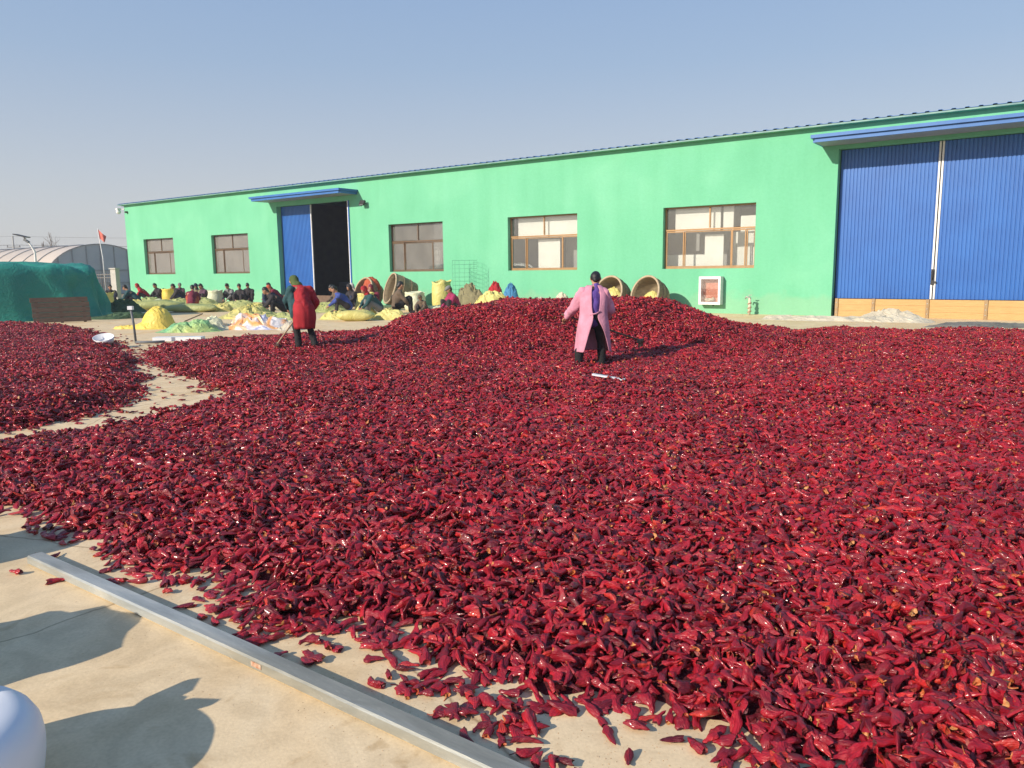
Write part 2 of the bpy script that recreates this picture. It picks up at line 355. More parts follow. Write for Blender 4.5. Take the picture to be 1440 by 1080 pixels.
M['grey_pole'] = pm('grey_pole', (.10, .11, .12), (.14, .15, .16), 6, .5)
M['white_plastic'] = pm('white_plastic', (.66, .68, .72), (.72, .73, .76), 3, .42, .08, 6)
M['black'] = pm('black_plastic', (.02, .02, .022), (.03, .03, .03), 5, .5)
M['cabinet_orange'] = pm('cabinet_red', (.62, .17, .10), (.66, .24, .15), 2, .6)  # plain reddish orange of the hose cabinet's inside
M['hose'] = pm('hose_canvas', (.62, .57, .44), (.5, .45, .36), 12, .8)
M['lens'] = pm('lens_glass', (.30, .31, .32), (.36, .36, .36), 3, .1, spec=.8)
M['wire'] = pm('wire_green', (.10, .32, .22), (.14, .36, .26), 8, .6)
M['gh_film'] = pm('greenhouse_film', (.52, .45, .38), (.45, .39, .33), .25, .5, .5, 1.2)
M['gh_end'] = pm('greenhouse_end_film', (.46, .47, .48), (.56, .56, .55), .5, .6, .4, 2)
M['gh_steel'] = pm('greenhouse_steel', (.30, .30, .30), (.36, .36, .35), 4, .5)
M['fence'] = pm('fence_iron', (.13, .13, .13), (.20, .18, .16), 5, .7)
M['pillar'] = pm('pillar_render', (.42, .41, .38), (.50, .48, .44), 3, .9, .3, 20)
M['flag'] = pm('flag_cloth', (.55, .12, .09), (.60, .16, .12), 2, .8)
M['bark'] = pm('bare_bark', (.22, .18, .15), (.28, .24, .20), 3, .9)
M['skin'] = pm('skin', (.36, .18, .11), (.42, .22, .14), 10, .55)
M['hair'] = pm('hair_black', (.012, .011, .012), (.02, .018, .018), 30, .45, .4, 60)
def cloth(name, c): M[name] = pm(name + '_cloth', c, tuple(x * .72 for x in c), 6, .85, .35, 28)
for nm, c in dict(pink=(.66, .285, .385), purple=(.12, .06, .30), blackc=(.014, .014, .016), red=(.40, .018, .028), maroon=(.19, .02, .045), teal=(.022, .075, .085),
                  blue_j=(.045, .075, .30), brown=(.135, .095, .065), dark=(.035, .03, .034), navy=(.03, .04, .075), orange=(.42, .085, .035), magenta=(.34, .025, .10),
                  grey=(.20, .20, .20), white_s=(.62, .60, .60), plum=(.10, .045, .075), green_s=(.075, .11, .03), rosy=(.45, .22, .20), bluebag=(.06, .22, .42), olive=(.22, .20, .11)).items(): cloth(nm, c)

# ------------------------------------------------------------------ ground
g = MB(); S = 320
g.add([(-S, -S, -.004), (S, -S, -.004), (S, S, -.004), (-S, S, -.004)], [(0, 1, 2, 3)])
struct(g.build('ground', M['soil']))
g = MB(); g.add([(-62, -30, 0), (62, -30, 0), (62, 62, 0), (-20, 57.5, 0), (-62, 64, 0)], [(0, 1, 2, 3, 4)])
struct(g.build('concrete_yard', M['concrete']))

# ------------------------------------------------------------------ warehouse: local x along the front, y into the building
TH, DW = 0.630741, 28.5691
W0 = Vector((DW * math.sin(TH), DW * math.cos(TH), 0))
TX = Vector((math.cos(TH), -math.sin(TH), 0)); TN = Vector((math.sin(TH), math.cos(TH), 0))
def wl(u, d, z=0.0): return W0 + TX * u + TN * d + Vector((0, 0, z))
UL, UR, HW, DEP = -54.1, 7.0, 6.42, 15.0
wh = thing('warehouse', 'long mint green plastered warehouse with blue sheet doors and low roof', 'warehouse', W0, -TH)
windows = [(-51.9, -48.25, 0), (-43.95, -40.2, 0), (-28.5, -24.87, 1), (-21.0, -17.35, 2), (-13.41, -9.74, 3)]
ZS, ZT = 1.70, 4.07
doors = [(-37.38, -31.32, 5.45), (-6.96, -.86, 5.68)]
us = sorted(set([UL, UR] + [x for w in windows for x in w[:2]] + [x for d in doors for x in d[:2]]))
zs = sorted(set([0, ZS, ZT, 5.45, 5.68, HW]))
def is_open(uc, zc):
    for a, b, _ in windows:
        if a < uc < b and ZS < zc < ZT: return True
    for a, b, t in doors:
        if a < uc < b and zc < t: return True
    return False
w = MB(); TK = .30
nu, nzc = len(us) - 1, len(zs) - 1
solid = [[not is_open((us[i] + us[i + 1]) / 2, (zs[j] + zs[j + 1]) / 2) for j in range(nzc)] for i in range(nu)]
for i in range(nu):
    for j in range(nzc):
        if not solid[i][j]: continue
        a, b, c, d = us[i], us[i + 1], zs[j], zs[j + 1]
        w.add([(a, 0, c), (b, 0, c), (b, 0, d), (a, 0, d)], [(0, 1, 2, 3)])
        w.add([(a, TK, c), (b, TK, c), (b, TK, d), (a, TK, d)], [(3, 2, 1, 0)])
        for di, dj, q in ((-1, 0, [(a, 0, c), (a, 0, d), (a, TK, d), (a, TK, c)]), (1, 0, [(b, 0, c), (b, TK, c), (b, TK, d), (b, 0, d)]),
                          (0, -1, [(a, 0, c), (a, TK, c), (b, TK, c), (b, 0, c)]), (0, 1, [(a, 0, d), (b, 0, d), (b, TK, d), (a, TK, d)])):
            ii, jj = i + di, j + dj
            if not (0 <= ii < nu and 0 <= jj < nzc) or not solid[ii][jj]: w.add(q, [(0, 1, 2, 3)])
w.build('front_wall', M['wall'], wh)
ZB = HW + .06 + (DEP + .3) * math.tan(math.radians(5))
for u0 in (UL, UR - .3):
    q = MB(); q.add([(u0, TK + .002, 0), (u0 + .3, TK + .002, 0), (u0 + .3, DEP, 0), (u0, DEP, 0), (u0, TK + .002, HW + .08), (u0 + .3, TK + .002, HW + .08), (u0 + .3, DEP, ZB), (u0, DEP, ZB)],
        [(0, 3, 2, 1), (4, 5, 6, 7), (0, 1, 5, 4), (1, 2, 6, 5), (2, 3, 7, 6), (3, 0, 4, 7)]); q.build('side_wall', M['wall'], wh)
MB().box(((UL + UR) / 2, DEP + .153, ZB / 2), (UR - UL, .3, ZB)).build('back_wall', M['wall'], wh)
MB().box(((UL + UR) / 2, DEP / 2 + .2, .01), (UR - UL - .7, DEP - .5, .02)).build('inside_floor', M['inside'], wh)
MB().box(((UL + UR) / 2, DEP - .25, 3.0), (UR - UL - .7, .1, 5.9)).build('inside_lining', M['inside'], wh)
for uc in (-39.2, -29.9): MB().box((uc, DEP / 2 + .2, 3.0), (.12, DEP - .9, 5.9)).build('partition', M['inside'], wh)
# roof of ribbed sheets
slope = math.radians(5)
rs = MB(); SW = 1.1; prof = []
for k in range(3):
    x0 = k * SW / 3
    prof += [(x0, 0), (x0 + .22, 0), (x0 + .245, .034), (x0 + .335, .034), (x0 + SW / 3 - .004, 0)]
vs = []; fs = []
for (x, z) in prof:
    for (yy, zz) in ((-.30, 0), (DEP + .5, (DEP + .8) * math.tan(slope))):
        vs.append((x, yy, z + zz)); vs.append((x, yy, z + zz - .012))
for i in range(len(prof) - 1):
    a = i * 4; b = a + 4
    fs += [(a, b, b + 2, a + 2), (a + 1, a + 3, b + 3, b + 1), (a, a + 1, b + 1, b)]
rs.add(vs, fs); rme = rs.mesh('roof_sheet'); rme.materials.append(M['roof'])
n_sheet = int((UR - UL + .7) / SW) + 1
for k in range(n_sheet): link('roof_sheet', rme, wh, (UL - .35 + k * SW, 0, HW + .10 + (k % 2) * .003))
rl = n_sheet * SW
MB().box((UL - .35 + rl / 2, -.262, HW + .055), (rl, .03, .05)).build('eave_trim', M['roof_trim'], wh)
MB().box((UL - .35 + rl / 2, -.125, HW + .045), (rl, .24, .03)).build('soffit', M['wall'], wh)
MB().box((UL - .35 + rl / 2, .16, HW + .048), (rl, .318, .088)).build('wall_plate', M['wall'], wh)

# windows
def make_window(a, b, kind):
    dark = kind in (0, 1); fm = M['bronze'] if dark else M['tan_frame']; gm = M['glass_d'] if kind == 0 else M['glass_m'] if kind == 1 else M['glass_c']
    d = .235; W = b - a; H = ZT - ZS
    f = MB(); fw = .055
    f.box((a + W / 2, d, ZS + fw / 2 + .002), (W - .004, .09, fw)); f.box((a + W / 2, d, ZT - fw / 2 - .002), (W - .004, .09, fw))
    for u in (a + fw / 2 + .002, b - fw / 2 - .002): f.box((u, d, (ZS + ZT) / 2), (fw, .09, H - 2 * fw - .006))
    win = f.build('window', fm, wh)
    zt = ZS + H * .63
    MB().box((a + W / 2, d - .003, zt), (W - 2 * fw - .006, .10, .065)).build('transom', fm, win)
    MB().box((a + W / 2, d, (zt + ZT) / 2), (.05, .07, ZT - zt - fw - .04)).build('mullion', fm, win)
    for u0, u1 in ((a + fw, a + W / 2 - .027), (a + W / 2 + .027, b - fw)):
        MB().box(((u0 + u1) / 2, d + .01, (zt + ZT) / 2), (u1 - u0 - .004, .008, ZT - zt - fw - .048)).build('pane', gm, win)
    cuts = [a + fw, a + W * .24, a + W * .76, b - fw] if kind != 3 else [a + fw, a + W * .22, a + W * .74, a + W * .89, b - fw]
    for i in range(len(cuts) - 1):
        u0, u1 = cuts[i] + .003, cuts[i + 1] - .003; dd = d + (.022 if i % 2 else -.016); sw = .045
        s_ = MB(); z0, z1 = ZS + fw + .004, zt - .046
        s_.box(((u0 + u1) / 2, dd, z0 + sw / 2), (u1 - u0, .03, sw)); s_.box(((u0 + u1) / 2, dd, z1 - sw / 2), (u1 - u0, .03, sw))
        for u in (u0 + sw / 2, u1 - sw / 2): s_.box((u, dd, (z0 + z1) / 2), (sw, .03, z1 - z0 - 2 * sw - .002))
        s_.build('sash', fm, win)
        MB().box(((u0 + u1) / 2, dd + .002, (z0 + z1) / 2), (u1 - u0 - 2 * sw - .004, .006, z1 - z0 - 2 * sw - .004)).build('pane', gm, win)
    if kind == 0:
        MB().box((a + W * .5, d + .06, (ZS + zt) / 2), (W * .5, .006, zt - ZS - .2)).build('insect_screen', M['mesh_screen'], win)
    return win
for a, b, k in windows: make_window(a, b, k)
# what stands behind the panes
def inside(nm, u0, u1, z0, z1, d, m): MB().box(((u0 + u1) / 2, d, (z0 + z1) / 2), (u1 - u0, .05, z1 - z0)).build(nm, M[m], wh)
inside('inside_panel', -20.75, -17.0, 3.1, 4.3, .5, 'inside_white')
inside('inside_panel', -19.7, -18.55, .4, 3.05, .56, 'inside_white')
inside('inside_panel', -18.72, -16.5, .4, 3.3, 1.3, 'inside_grey')
inside('inside_panel', -22.4, -20.0, .4, 3.3, 2.0, 'inside_grey')
inside('inside_panel', -13.1, -11.25, 3.1, 4.3, .5, 'inside_white')
inside('inside_panel', -11.15, -10.75, 3.1, 4.3, .52, 'inside_white')
inside('inside_panel', -10.5, -9.0, 3.0, 3.65, .6, 'inside_white')
inside('inside_panel', -11.9, -11.15, .4, 3.0, .6, 'inside_white')
inside('inside_panel', -14.2, -11.95, .4, 2.25, .85, 'inside_white')
inside('inside_panel', -14.2, -11.0, .4, 4.5, 1.9, 'inside_grey')
inside('inside_panel', -11.1, -8.5, .4, 3.1, 1.4, 'inside_white')
inside('inside_panel', -28.3, -23.5, .4, 4.5, 1.5, 'inside_grey')
gr = MB()
for k in range(5): gr.box((-27.4 + k * .42, .62, 2.35), (.05, .04, 1.1))
for k in range(4): gr.box((-26.56, .58, 1.9 + k * .32), (1.8, .04, .05))
gr.build('inside_rack', M['white_metal'], wh)
inside('inside_panel', -27.2, -25.6, 1.75, 2.75, .75, 'inside_white')
MB().ell((-28.0, .62, 1.92), (.25, .18, .24)).build('inside_teal_basin', M['wire'], wh, True)

# corrugated sheet door leaves
def leaf(u0, u1, z0, z1, d, name='door_leaf', parent=wh):
    per = .115; n = int(round((u1 - u0) / per)); per = (u1 - u0) / n; pr = []
    for k in range(n):
        x = u0 + k * per
        pr += [(x, 0), (x + per * .62, 0), (x + per * .72, .022), (x + per * .90, .022)]
    pr.append((u1, 0)); m = MB(); vs = []; fs = []
    for (x, y) in pr: vs += [(x, d + y, z0), (x, d + y, z1), (x, d + .05, z0), (x, d + .05, z1)]
    for i in range(len(pr) - 1):
        a = i * 4; b = a + 4; fs += [(a, b, b + 1, a + 1), (a + 2, a + 3, b + 3, b + 2), (a + 1, b + 1, b + 3, a + 3), (a, a + 2, b + 2, b)]
    e = len(pr) * 4 - 4; fs += [(0, 1, 3, 2), (e, e + 2, e + 3, e + 1)]
    m.add(vs, fs); return m.build(name, M['blue'], parent)
l1 = leaf(-6.93, -3.96, .62, 5.66, .30); l2 = leaf(-3.80, -.88, .62, 5.66, .302)
for L, u in ((l1, -3.925), (l2, -3.835)): MB().box((u, .305, 3.14), (.055, .06, 5.04)).build('door_stile', M['white_metal'], L)
lk = MB(); lk.box((-3.90, .25, 1.35), (.09, .05, .5)); lk.box((-3.86, .235, 1.18), (.16, .03, .05)); lk.tube([(-3.9, .22, 1.55), (-3.9, .17, 1.5), (-3.9, .17, 1.3), (-3.9, .22, 1.25)], .014, 6); lk.build('door_latch', M['black'], l1)
l3 = leaf(-37.36, -34.80, .5, 5.43, .30); MB().box((-34.765, .305, 2.97), (.06, .06, 4.92)).build('door_stile', M['white_metal'], l3)
# the other leaf of the open doorway stands swung inwards
l4 = MB(); l4.box((-31.385, 1.60, 2.95), (.05, 2.5, 4.9)); l4 = l4.build('door_leaf', M['blue'], wh)
MB().box((-31.385, .318, 2.95), (.06, .05, 4.92)).build('door_stile', M['white_metal'], l4)
MB().box((-31.40, .27, 1.1), (.07, .05, .42)).build('door_latch', M['white_metal'], l4)
MB().box((-31.36, -.022, 2.72), (.075, .04, 5.44)).build('door_post', M['blue'], wh)
MB().box((-31.43, -.018, 2.72), (.05, .03, 5.44)).build('door_post_strip', M['white_metal'], wh)
MB().box((-34.35, .16, .22), (6.03, .06, .44)).build('door_threshold', M['oldwood'], wh)
# canopies
def canopy(u0, u1, zb):
    c = MB(); P = 1.2
    c.box(((u0 + u1) / 2, -P / 2 - .002, zb + .02), (u1 - u0 - .12, P - .1, .04)); o = c.build('canopy', M['soffit'], wh)
    f = MB(); L = u1 - u0
    f.box(((u0 + u1) / 2, -P + .02, zb + .065), (L - .1, .06, .13)); f.box(((u0 + u1) / 2, -P - .02, zb + .185), (L + .12, .14, .105)); f.build('canopy_fascia', M['blue_dark'], o)
    for s_, u in ((-1, u0), (1, u1)):
        q = MB(); q.box((u - s_ * .02, -P / 2 + .022, zb + .065), (.06, P - .054, .13)); q.box((u + s_ * .01, -P / 2 + .022, zb + .185), (.14, P - .054, .105)); q.build('canopy_side', M['blue_dark'], o)
    MB().box(((u0 + u1) / 2, -P / 2 + .02, zb + .21), (L - .12, P - .06, .04)).build('canopy_sheet', M['roof'], o)
canopy(-38.05, -30.70, 5.70); canopy(-7.50, -.3, 5.80)
# floodlight and security camera on the wall
fl = MB(); fl.box((-30.1, -.22, 5.22), (.34, .10, .26), mat=Matrix.Rotation(-.5, 3, 'X')); fl = fl.build('floodlight_housing', M['black'], wh)
MB().box((-30.1, -.275, 5.195), (.28, .012, .20), mat=Matrix.Rotation(-.5, 3, 'X')).build('lens', M['lens'], fl)
MB().bar((-30.1, -.002, 5.2), (-30.1, -.18, 5.22), .05, .05).build('bracket', M['black'], fl)
cv = MB(); cv.ell((-54.35, -.28, 6.02), (.16, .16, .16)); cv.box((-54.35, -.28, 6.2), (.26, .26, .12)); cv = cv.build('camera_dome', M['white_metal'], wh)
MB().bar((-54.05, -.002, 6.2), (-54.35, -.24, 6.2), .07, .07).build('bracket', M['white_metal'], cv)
MB().box((-53.7, -.08, 5.98), (.16, .14, .12)).build('junction_box', M['black'], wh)

# flood barrier boards in the big doorway
fb = thing('flood_barrier', 'tan plank flood barrier with steel posts across the foot of the wide blue door', 'barrier', wl(-6.9, .12), -TH)
posts = [.10, 1.28, 2.93, 4.58, 5.94]
for k, x in enumerate(posts):
    p = MB(); p.box((x, -.03, .31), (.10, .10, .62)); pb = p.build('post', M['bracket'], fb)
    for z in (.14, .31, .48): MB().tube([(x, -.082, z), (x, -.098, z)], .016, 8).build('bolt', M['galv'], pb)
for k in range(4):
    a, b = posts[k] + .052, posts[k + 1] - .052
    for j in range(3): MB().box(((a + b) / 2, -.02 + .006 * ((j + k) % 2), .1025 + j * .2035), (b - a, .045, .2)).build('plank', M['plank'], fb)

# stacked crates just inside the open doorway
random.seed(3)
crm = MB(); crm.box((0, 0, .15), (.86, .6, .02))
for zz in (.06, .15, .24):
    for s_ in (-1, 1): crm.box((0, s_ * .3, zz), (.9, .03, .07)); crm.box((s_ * .44, 0, zz), (.03, .57, .07))
crm = crm.mesh('plastic_crate'); crm.materials.append(M['grey_pole'])
for i in range(5):
    for j in range(3 + (i % 2)):
        o = link('plastic_crate', crm, None, wl(-36.2 + i * 1.02 + random.uniform(-.03, .03), 3.2, .02 + j * .28), -TH)
        tag(o, 'grey slatted crate in the stacks inside the dark open doorway', 'crate', 'crates stacked inside the doorway')

# fire hose cabinet, standpipe, wire cage, pump handle
fc = thing('hose_cabinet', 'white framed hose cabinet with reddish inside mounted on green wall', 'cabinet', wl(-11.31, -.01, .34), -TH)
MB().box((0, -.02, .53), (.78, .03, 1.0)).build('back_panel', M['cabinet_orange'], fc)
for c, s_ in (((0, -.15, .03), (.86, .28, .06)), ((0, -.15, 1.03), (.86, .28, .06)), ((-.4, -.15, .53), (.06, .28, .938)), ((.4, -.15, .53), (.06, .28, .938))):
    MB().box(c, s_).build('cabinet_side', M['white_metal'], fc)
q = MB()
for c, s_ in (((0, -.302, .05), (.86, .02, .10)), ((0, -.302, 1.01), (.86, .02, .10)), ((-.385, -.302, .53), (.09, .02, .858)), ((.385, -.302, .53), (.09, .02, .858))): q.box(c, s_)
dr = q.build('cabinet_door', M['white_metal'], fc); MB().box((0, -.30, .53), (.676, .006, .856)).build('pane', M['glass_c'], dr)
q = MB()
for k in range(9):
    a = k * .7; q.tube([(.16 * math.cos(a + t) - .05, -.16 + .03 * math.sin(k), .15 + .02 * k * .5 + .05 * math.sin(a + t)) for t in (0, .5, 1, 1.5)], .03, 6)
q.build('hose', M['hose'], fc, True)
MB().tube([(.1, -.15, .002), (.1, -.15, -.06)], .03, 8).build('drain_pipe', M['black'], fc)
tp = thing('standpipe', 'rag wrapped standpipe tap standing close to the green wall', 'standpipe', wl(-9.72, -.42), -TH)
MB().tube([(0, 0, 0), (.01, 0, .35), (0, 0, .62)], [.05, .055, .045], 8).build('pipe', M['hose'], tp, True)
MB().tube([(.05, 0, .60), (-.12, -.02, .66), (-.15, -.02, .58)], [.035, .03, .03], 8).build('spout', M['galv'], tp, True)
q = MB(); q.bar((-.06, 0, .72), (.08, 0, .72), .03, .02); q.tube([(0, 0, .6), (0, 0, .72)], .014, 6); q.build('tap_handle', M['galv'], tp)
for z in (.12, .26, .42): MB().tube([(.065 * math.cos(a), .065 * math.sin(a), z + .03 * math.sin(a * 1.3)) for a in [k * .7 for k in range(10)]], .018, 5).build('rag_band', M['rust'], tp, True)
cg = thing('wire_cage', 'tall round cage of thin wire standing by the green wall', 'cage', wl(-22.95, -.75), -TH)
for k in range(14):
    a = 2 * math.pi * k / 14; MB().tube([(.56 * math.cos(a), .56 * math.sin(a), 0), (.56 * math.cos(a), .56 * math.sin(a), 2.2)], .004, 4).build('upright_wire', M['wire'], cg)
for k in range(12):
    z = .1 + k * .19; MB().tube([(.567 * math.cos(a), .567 * math.sin(a), z) for a in [2 * math.pi * j / 24 for j in range(25)]], .004, 4).build('ring_wire', M['wire'], cg)
ph = thing('hand_pump', 'small dark hand pump standing before the green wall', 'pump', wl(-24.5, -.9), -TH)
MB().tube([(0, 0, 0), (0, 0, .5), (0, 0, .9)], [.07, .05, .05], 8).build('barrel', M['galv'], ph, True)
MB().tube([(0, 0, .86), (-.05, 0, 1.05), (-.2, 0, 1.22)], [.05, .03, .03], 6).build('handle', M['black'], ph, True)
MB().tube([(0, 0, .7), (.16, -.03, .68), (.18, -.03, .6)], [.03, .03, .03], 6).build('spout', M['black'], ph, True)

# ------------------------------------------------------------------ baskets lying on their sides by the wall
def basket(u, d, r, L, dirv, label, group='big round baskets by the wall'):
    dv = Vector(dirv).normalized()                         # local wall axes, the way the mouth faces
    mouth = TX * dv.x + TN * dv.y + Vector((0, 0, dv.z))
    cosv = math.sqrt(max(0, 1 - mouth.z ** 2)); rb = r * .80
    zb = rb * cosv + .01
    rot = mouth.to_track_quat('Z', 'Y').to_matrix()
    b = tag(link('wicker_basket', None, None, wl(u, d, 0)), label, 'basket', group)
    z0 = max(rb * cosv, r * cosv - L * mouth.z) + .005
    Mx = Matrix.Translation((0, 0, z0)) @ rot.to_4x4()
    prof = [(.001, 0), (rb * .96, 0)]
    for k in range(13):
        t = k / 12; rr = rb + (r - rb) * math.sin(t * math.pi / 2) + .012 * (k % 2); prof.append((rr, .02 + t * (L - .02)))
    for k in range(7):
        t = 1 - k / 6; prof.append((rb + (r - rb) * math.sin(t * math.pi / 2) - .05, .06 + t * (L - .08)))
    prof.append((.001, .06))
    m = MB(); m.lathe(prof, 36, Mx); body = m.build('basket_body', M['basket'], b, True)
    pts = [Mx @ Vector((r * math.cos(a) * .985, r * math.sin(a) * .985, L)) for a in [2 * math.pi * k / 36 for k in range(37)]]
    MB().tube(pts, .042, 8, False).build('rim', M['basket_rim'], b, True)
    for t in (.3, .65):
        rr = rb + (r - rb) * math.sin(t * math.pi / 2) + .014
        MB().tube([Mx @ Vector((rr * math.cos(a), rr * math.sin(a), .02 + t * (L - .02))) for a in [2 * math.pi * k / 30 for k in range(31)]], .016, 6, False).build('hoop', M['basket'], b, True)
    return b, Mx
def wpt(u, d): p = wl(u, d); return (p.x, p.y)

# ------------------------------------------------------------------ sacks and cloth
def pillow(name, loc, L, W, H, rz, mat, label, group, seed=0, cat='sack'):
    m = MB(); nu_, nv = 26, 14; vs = []; fs = []
    for j in range(nv + 1):
        ph = -math.pi / 2 + math.pi * j / nv
        for i in range(nu_):
            a = 2 * math.pi * i / nu_; ca, sa = math.cos(a), math.sin(a); cp, sp = math.cos(ph), math.sin(ph)
            e = .55; x = L / 2 * math.copysign(abs(ca) ** e, ca) * abs(cp) ** .6; y = W / 2 * math.copysign(abs(sa) ** e, sa) * abs(cp) ** .6
            z = H / 2 * math.copysign(abs(sp) ** .8, sp)
            k = 1 - .55 * (abs(x) / (L / 2)) ** 3; z *= k
            wv = fbm(x * 3.1 + seed, y * 3.1, z * 3, 4) * .07 * min(1, H * 2.5); z += wv * (1 if sp > -.2 else .2); x += wv * .6
            vs.append((x, y, max(0.0, z + H * .46)))
    for j in range(nv):
        for i in range(nu_):
            a = j * nu_ + i; b = j * nu_ + (i + 1) % nu_; fs.append((a, b, b + nu_, a + nu_))
    m.add(vs, fs); o = m.build(name, M[mat], None, True, loc, rz); tag(o, label, cat, group)
    tie = MB()
    for s_ in (-1, 1): tie.box((0, s_ * W * .12, 0), (.05, W * .2, .035))
    tie.build('tied_end', M[mat], o, False, (L / 2 - .015, 0, H * .30))
    return o
def standing(name, loc, r, h, mat, label, group, seed=0, fill='bed', cat='sack', tilt=0):
    n = 26; prof = [(.001, 0), (.82, .0), (.98, .05), (1.06, .25), (1.04, .5), (.96, .75), (.93, .9), (1.02, 1.0), (.98, 1.0), (.88, .9), (.80, .82)]
    vs = []; fs = []
    for (pr, pz) in prof:
        for k in range(n):
            a = 2 * math.pi * k / n
            wv = fbm(math.cos(a) * 1.5 + seed, math.sin(a) * 1.5, pz * 2.2, 4)
            rr = pr * r * (1 + .16 * wv * min(1, pz * 4 + .2)); zz = pz * h * (1 + (.10 * wv if pz > .8 else 0))
            vs.append((rr * math.cos(a) + tilt * zz, rr * math.sin(a), max(0, zz)))
    for j in range(len(prof) - 1):
        for k in range(n):
            a = j * n + k; b = j * n + (k + 1) % n; fs.append((a, b, b + n, a + n))
    o = MB().add(vs, fs).build(name, M[mat], None, True, loc); tag(o, label, cat, group)
    f = MB(); vs = [(tilt * .9 * h, 0, h * .92)]; fs = []
    for k in range(16):
        a = 2 * math.pi * k / 16; vs.append((.84 * r * math.cos(a) + tilt * .84 * h, .84 * r * math.sin(a), h * (.84 + .04 * nz(a * 3, seed))))
        fs.append((0, 1 + k, 1 + (k + 1) % 16))
    f.add(vs, fs).build('contents', M[fill], o, True)
    return o
def crumple(name, loc, w, d, h, rz, mat, label, group=None, seed=0, cat='sack', nx=34, ny=26, rough=1.0, peak=None):
    if h > .55 * min(w, d): rough *= .45
    m = MB(); vs = []; fs = []; n = max(nx, 30); rings = 12; rl_ = random.Random(seed * 7 + 1)
    if peak: lumps = [(peak[0], peak[1], w * peak[2], d * peak[2] * 1.1, 1.0)]
    else: lumps = [(rl_.uniform(-.24, .24) * w, rl_.uniform(-.2, .2) * d, w * rl_.uniform(.20, .30), d * rl_.uniform(.24, .36), rl_.uniform(.62, 1.0)) for _ in range(4)]
    if h > .55 * min(w, d) and not peak: lumps = [(rl_.uniform(-.05, .05) * w, 0, w * .45, d * .46, 1.0), (rl_.uniform(-.25, .25) * w, rl_.uniform(-.1, .1) * d, w * .34, d * .34, .8)]
    lumps.append((0, 0, w * .46, d * .46, .38))
    for j in range(rings + 1):
        t = j / rings
        for k in range(n):
            a = 2 * math.pi * k / n
            edge = 1 + .26 * fbm(math.cos(a) * 1.5 + seed, math.sin(a) * 1.5, 1.7, 4)
            x = math.cos(a) * t * edge * w / 2; y = math.sin(a) * t * edge * d / 2; top = 0.0
            for (lx, ly, lw, ld, lh) in lumps:
                r2 = ((x - lx) / lw) ** 2 + ((y - ly) / ld) ** 2
                top = max(top, lh * (max(0, 1 - r2) ** .5 if r2 < 1 else 0) * .85 + lh * .15 * math.exp(-r2))
            sc1 = 2.2 / max(.5, w * .6)
            cre = abs(fbm(x * sc1 * 2 + seed * 3.1, y * sc1 * 2, seed + top, 4)); fine = 1 - 1.6 * abs(fbm(x * 4.5 + seed, y * 4.5, top * 3, 3))
            z = h * top * (1 - .42 * rough * min(1, cre * 1.3)) + max(.05, h * .13) * fine * rough * min(1, top * 4) + .014 * (1 - t)
            if j == rings: z = 0.0
            f2 = .09 * rough * fbm(x * 4 + 9, y * 4, z * 5 + seed, 3) * min(1, h * 2)
            vs.append((x + f2, y + f2 * .6, max(0.0, z)))
    for j in range(rings):
        for k in range(n):
            a = j * n + k; b = j * n + (k + 1) % n; fs.append((a, b, b + n, a + n))
    fs.append(tuple(range(rings * n + n - 1, rings * n - 1, -1)))
    o = m.add(vs, fs).build(name, M[mat], None, False, loc, rz); return tag(o, label, cat, group)

G_S = 'woven sacks scattered round the sorters'
standing('open_sack', (-21.6, 41.4, 0), .42, .78, 'sack_y', 'full yellow sack standing open just past the green tarp heap', G_S, 1, 'sack_y')
crumple('empty_sack', (-20.4, 41.6, 0), 1.7, 1.0, .38, .3, 'sack_y', 'crumpled yellow sack right of the full yellow sack by the tarp heap', G_S, 2)
crumple('empty_sack', (-22.4, 47.0, 0), 2.6, 1.4, .4, .2, 'sack_g', 'heap of green sacks behind the sorter in dark teal', G_S, 3)
crumple('empty_sack', (-21.6, 50.9, 0), 2.0, 1.2, .5, -.2, 'sack_g', 'greenish sacks heaped near the corner of the warehouse', G_S, 23)
standing('open_sack', (-21.2, 48.2, 0), .40, .8, 'yellow_cover', 'bright yellow open sack beside the sorter in a grey cap', G_S, 4, 'sack_y')
pillow('filled_sack', (-17.3, 37.9, 0), 2.6, 1.0, .48, .12, 'sack_g', 'long olive green roll of sacking beyond the yellow cover heap', G_S, 5)
pillow('filled_sack', (-14.5, 35.2, 0), 2.5, .85, .38, -.08, 'sack_g', 'long green filled sack lying before the maroon sorter', G_S, 6)
crumple('empty_sack', (-13.4, 35.6, 0), 1.3, 1.0, .42, .4, 'sack_y', 'rumpled yellow sack mound at the end of the long green sack', G_S, 7)
crumple('empty_sack', (-17.4, 42.5, 0), 3.4, 1.5, .42, .1, 'sack_g', 'flat green sacking spread behind the maroon sorter', G_S, 8)
crumple('empty_sack', (-14.2, 39.6, 0), 2.6, 1.2, .45, -.1, 'sack_g', 'dark green sacking between the pale open sack and the two dark sorters', G_S, 9)
standing('open_sack', (-16.5, 43.4, 0), .40, .78, 'sack_w', 'pale green white sack standing open between sorters', G_S, 10, 'sack_y')
crumple('empty_sack', (-19.3, 43.2, 0), 1.8, 1.0, .35, .2, 'sack_w', 'pale sacking on the ground beside the bright yellow open sack', G_S, 11)
crumple('empty_sack', (-10.2, 30.4, 0), 2.5, 2.2, .52, .2, 'sack_y', 'large heap of loose yellow sacks behind the printed plastic sheet', G_S, 12, rough=1.3)
crumple('empty_sack', (-8.4, 28.7, 0), 1.7, 1.2, .28, -.2, 'sack_g', 'flat yellow green sack right in front of the sorter with grey sleeves', G_S, 13)
crumple('empty_sack', (-6.4, 28.6, 0), 1.5, .9, .30, 0, 'sack_y', 'flat yellow sack behind the raker in the red coat', G_S, 14)
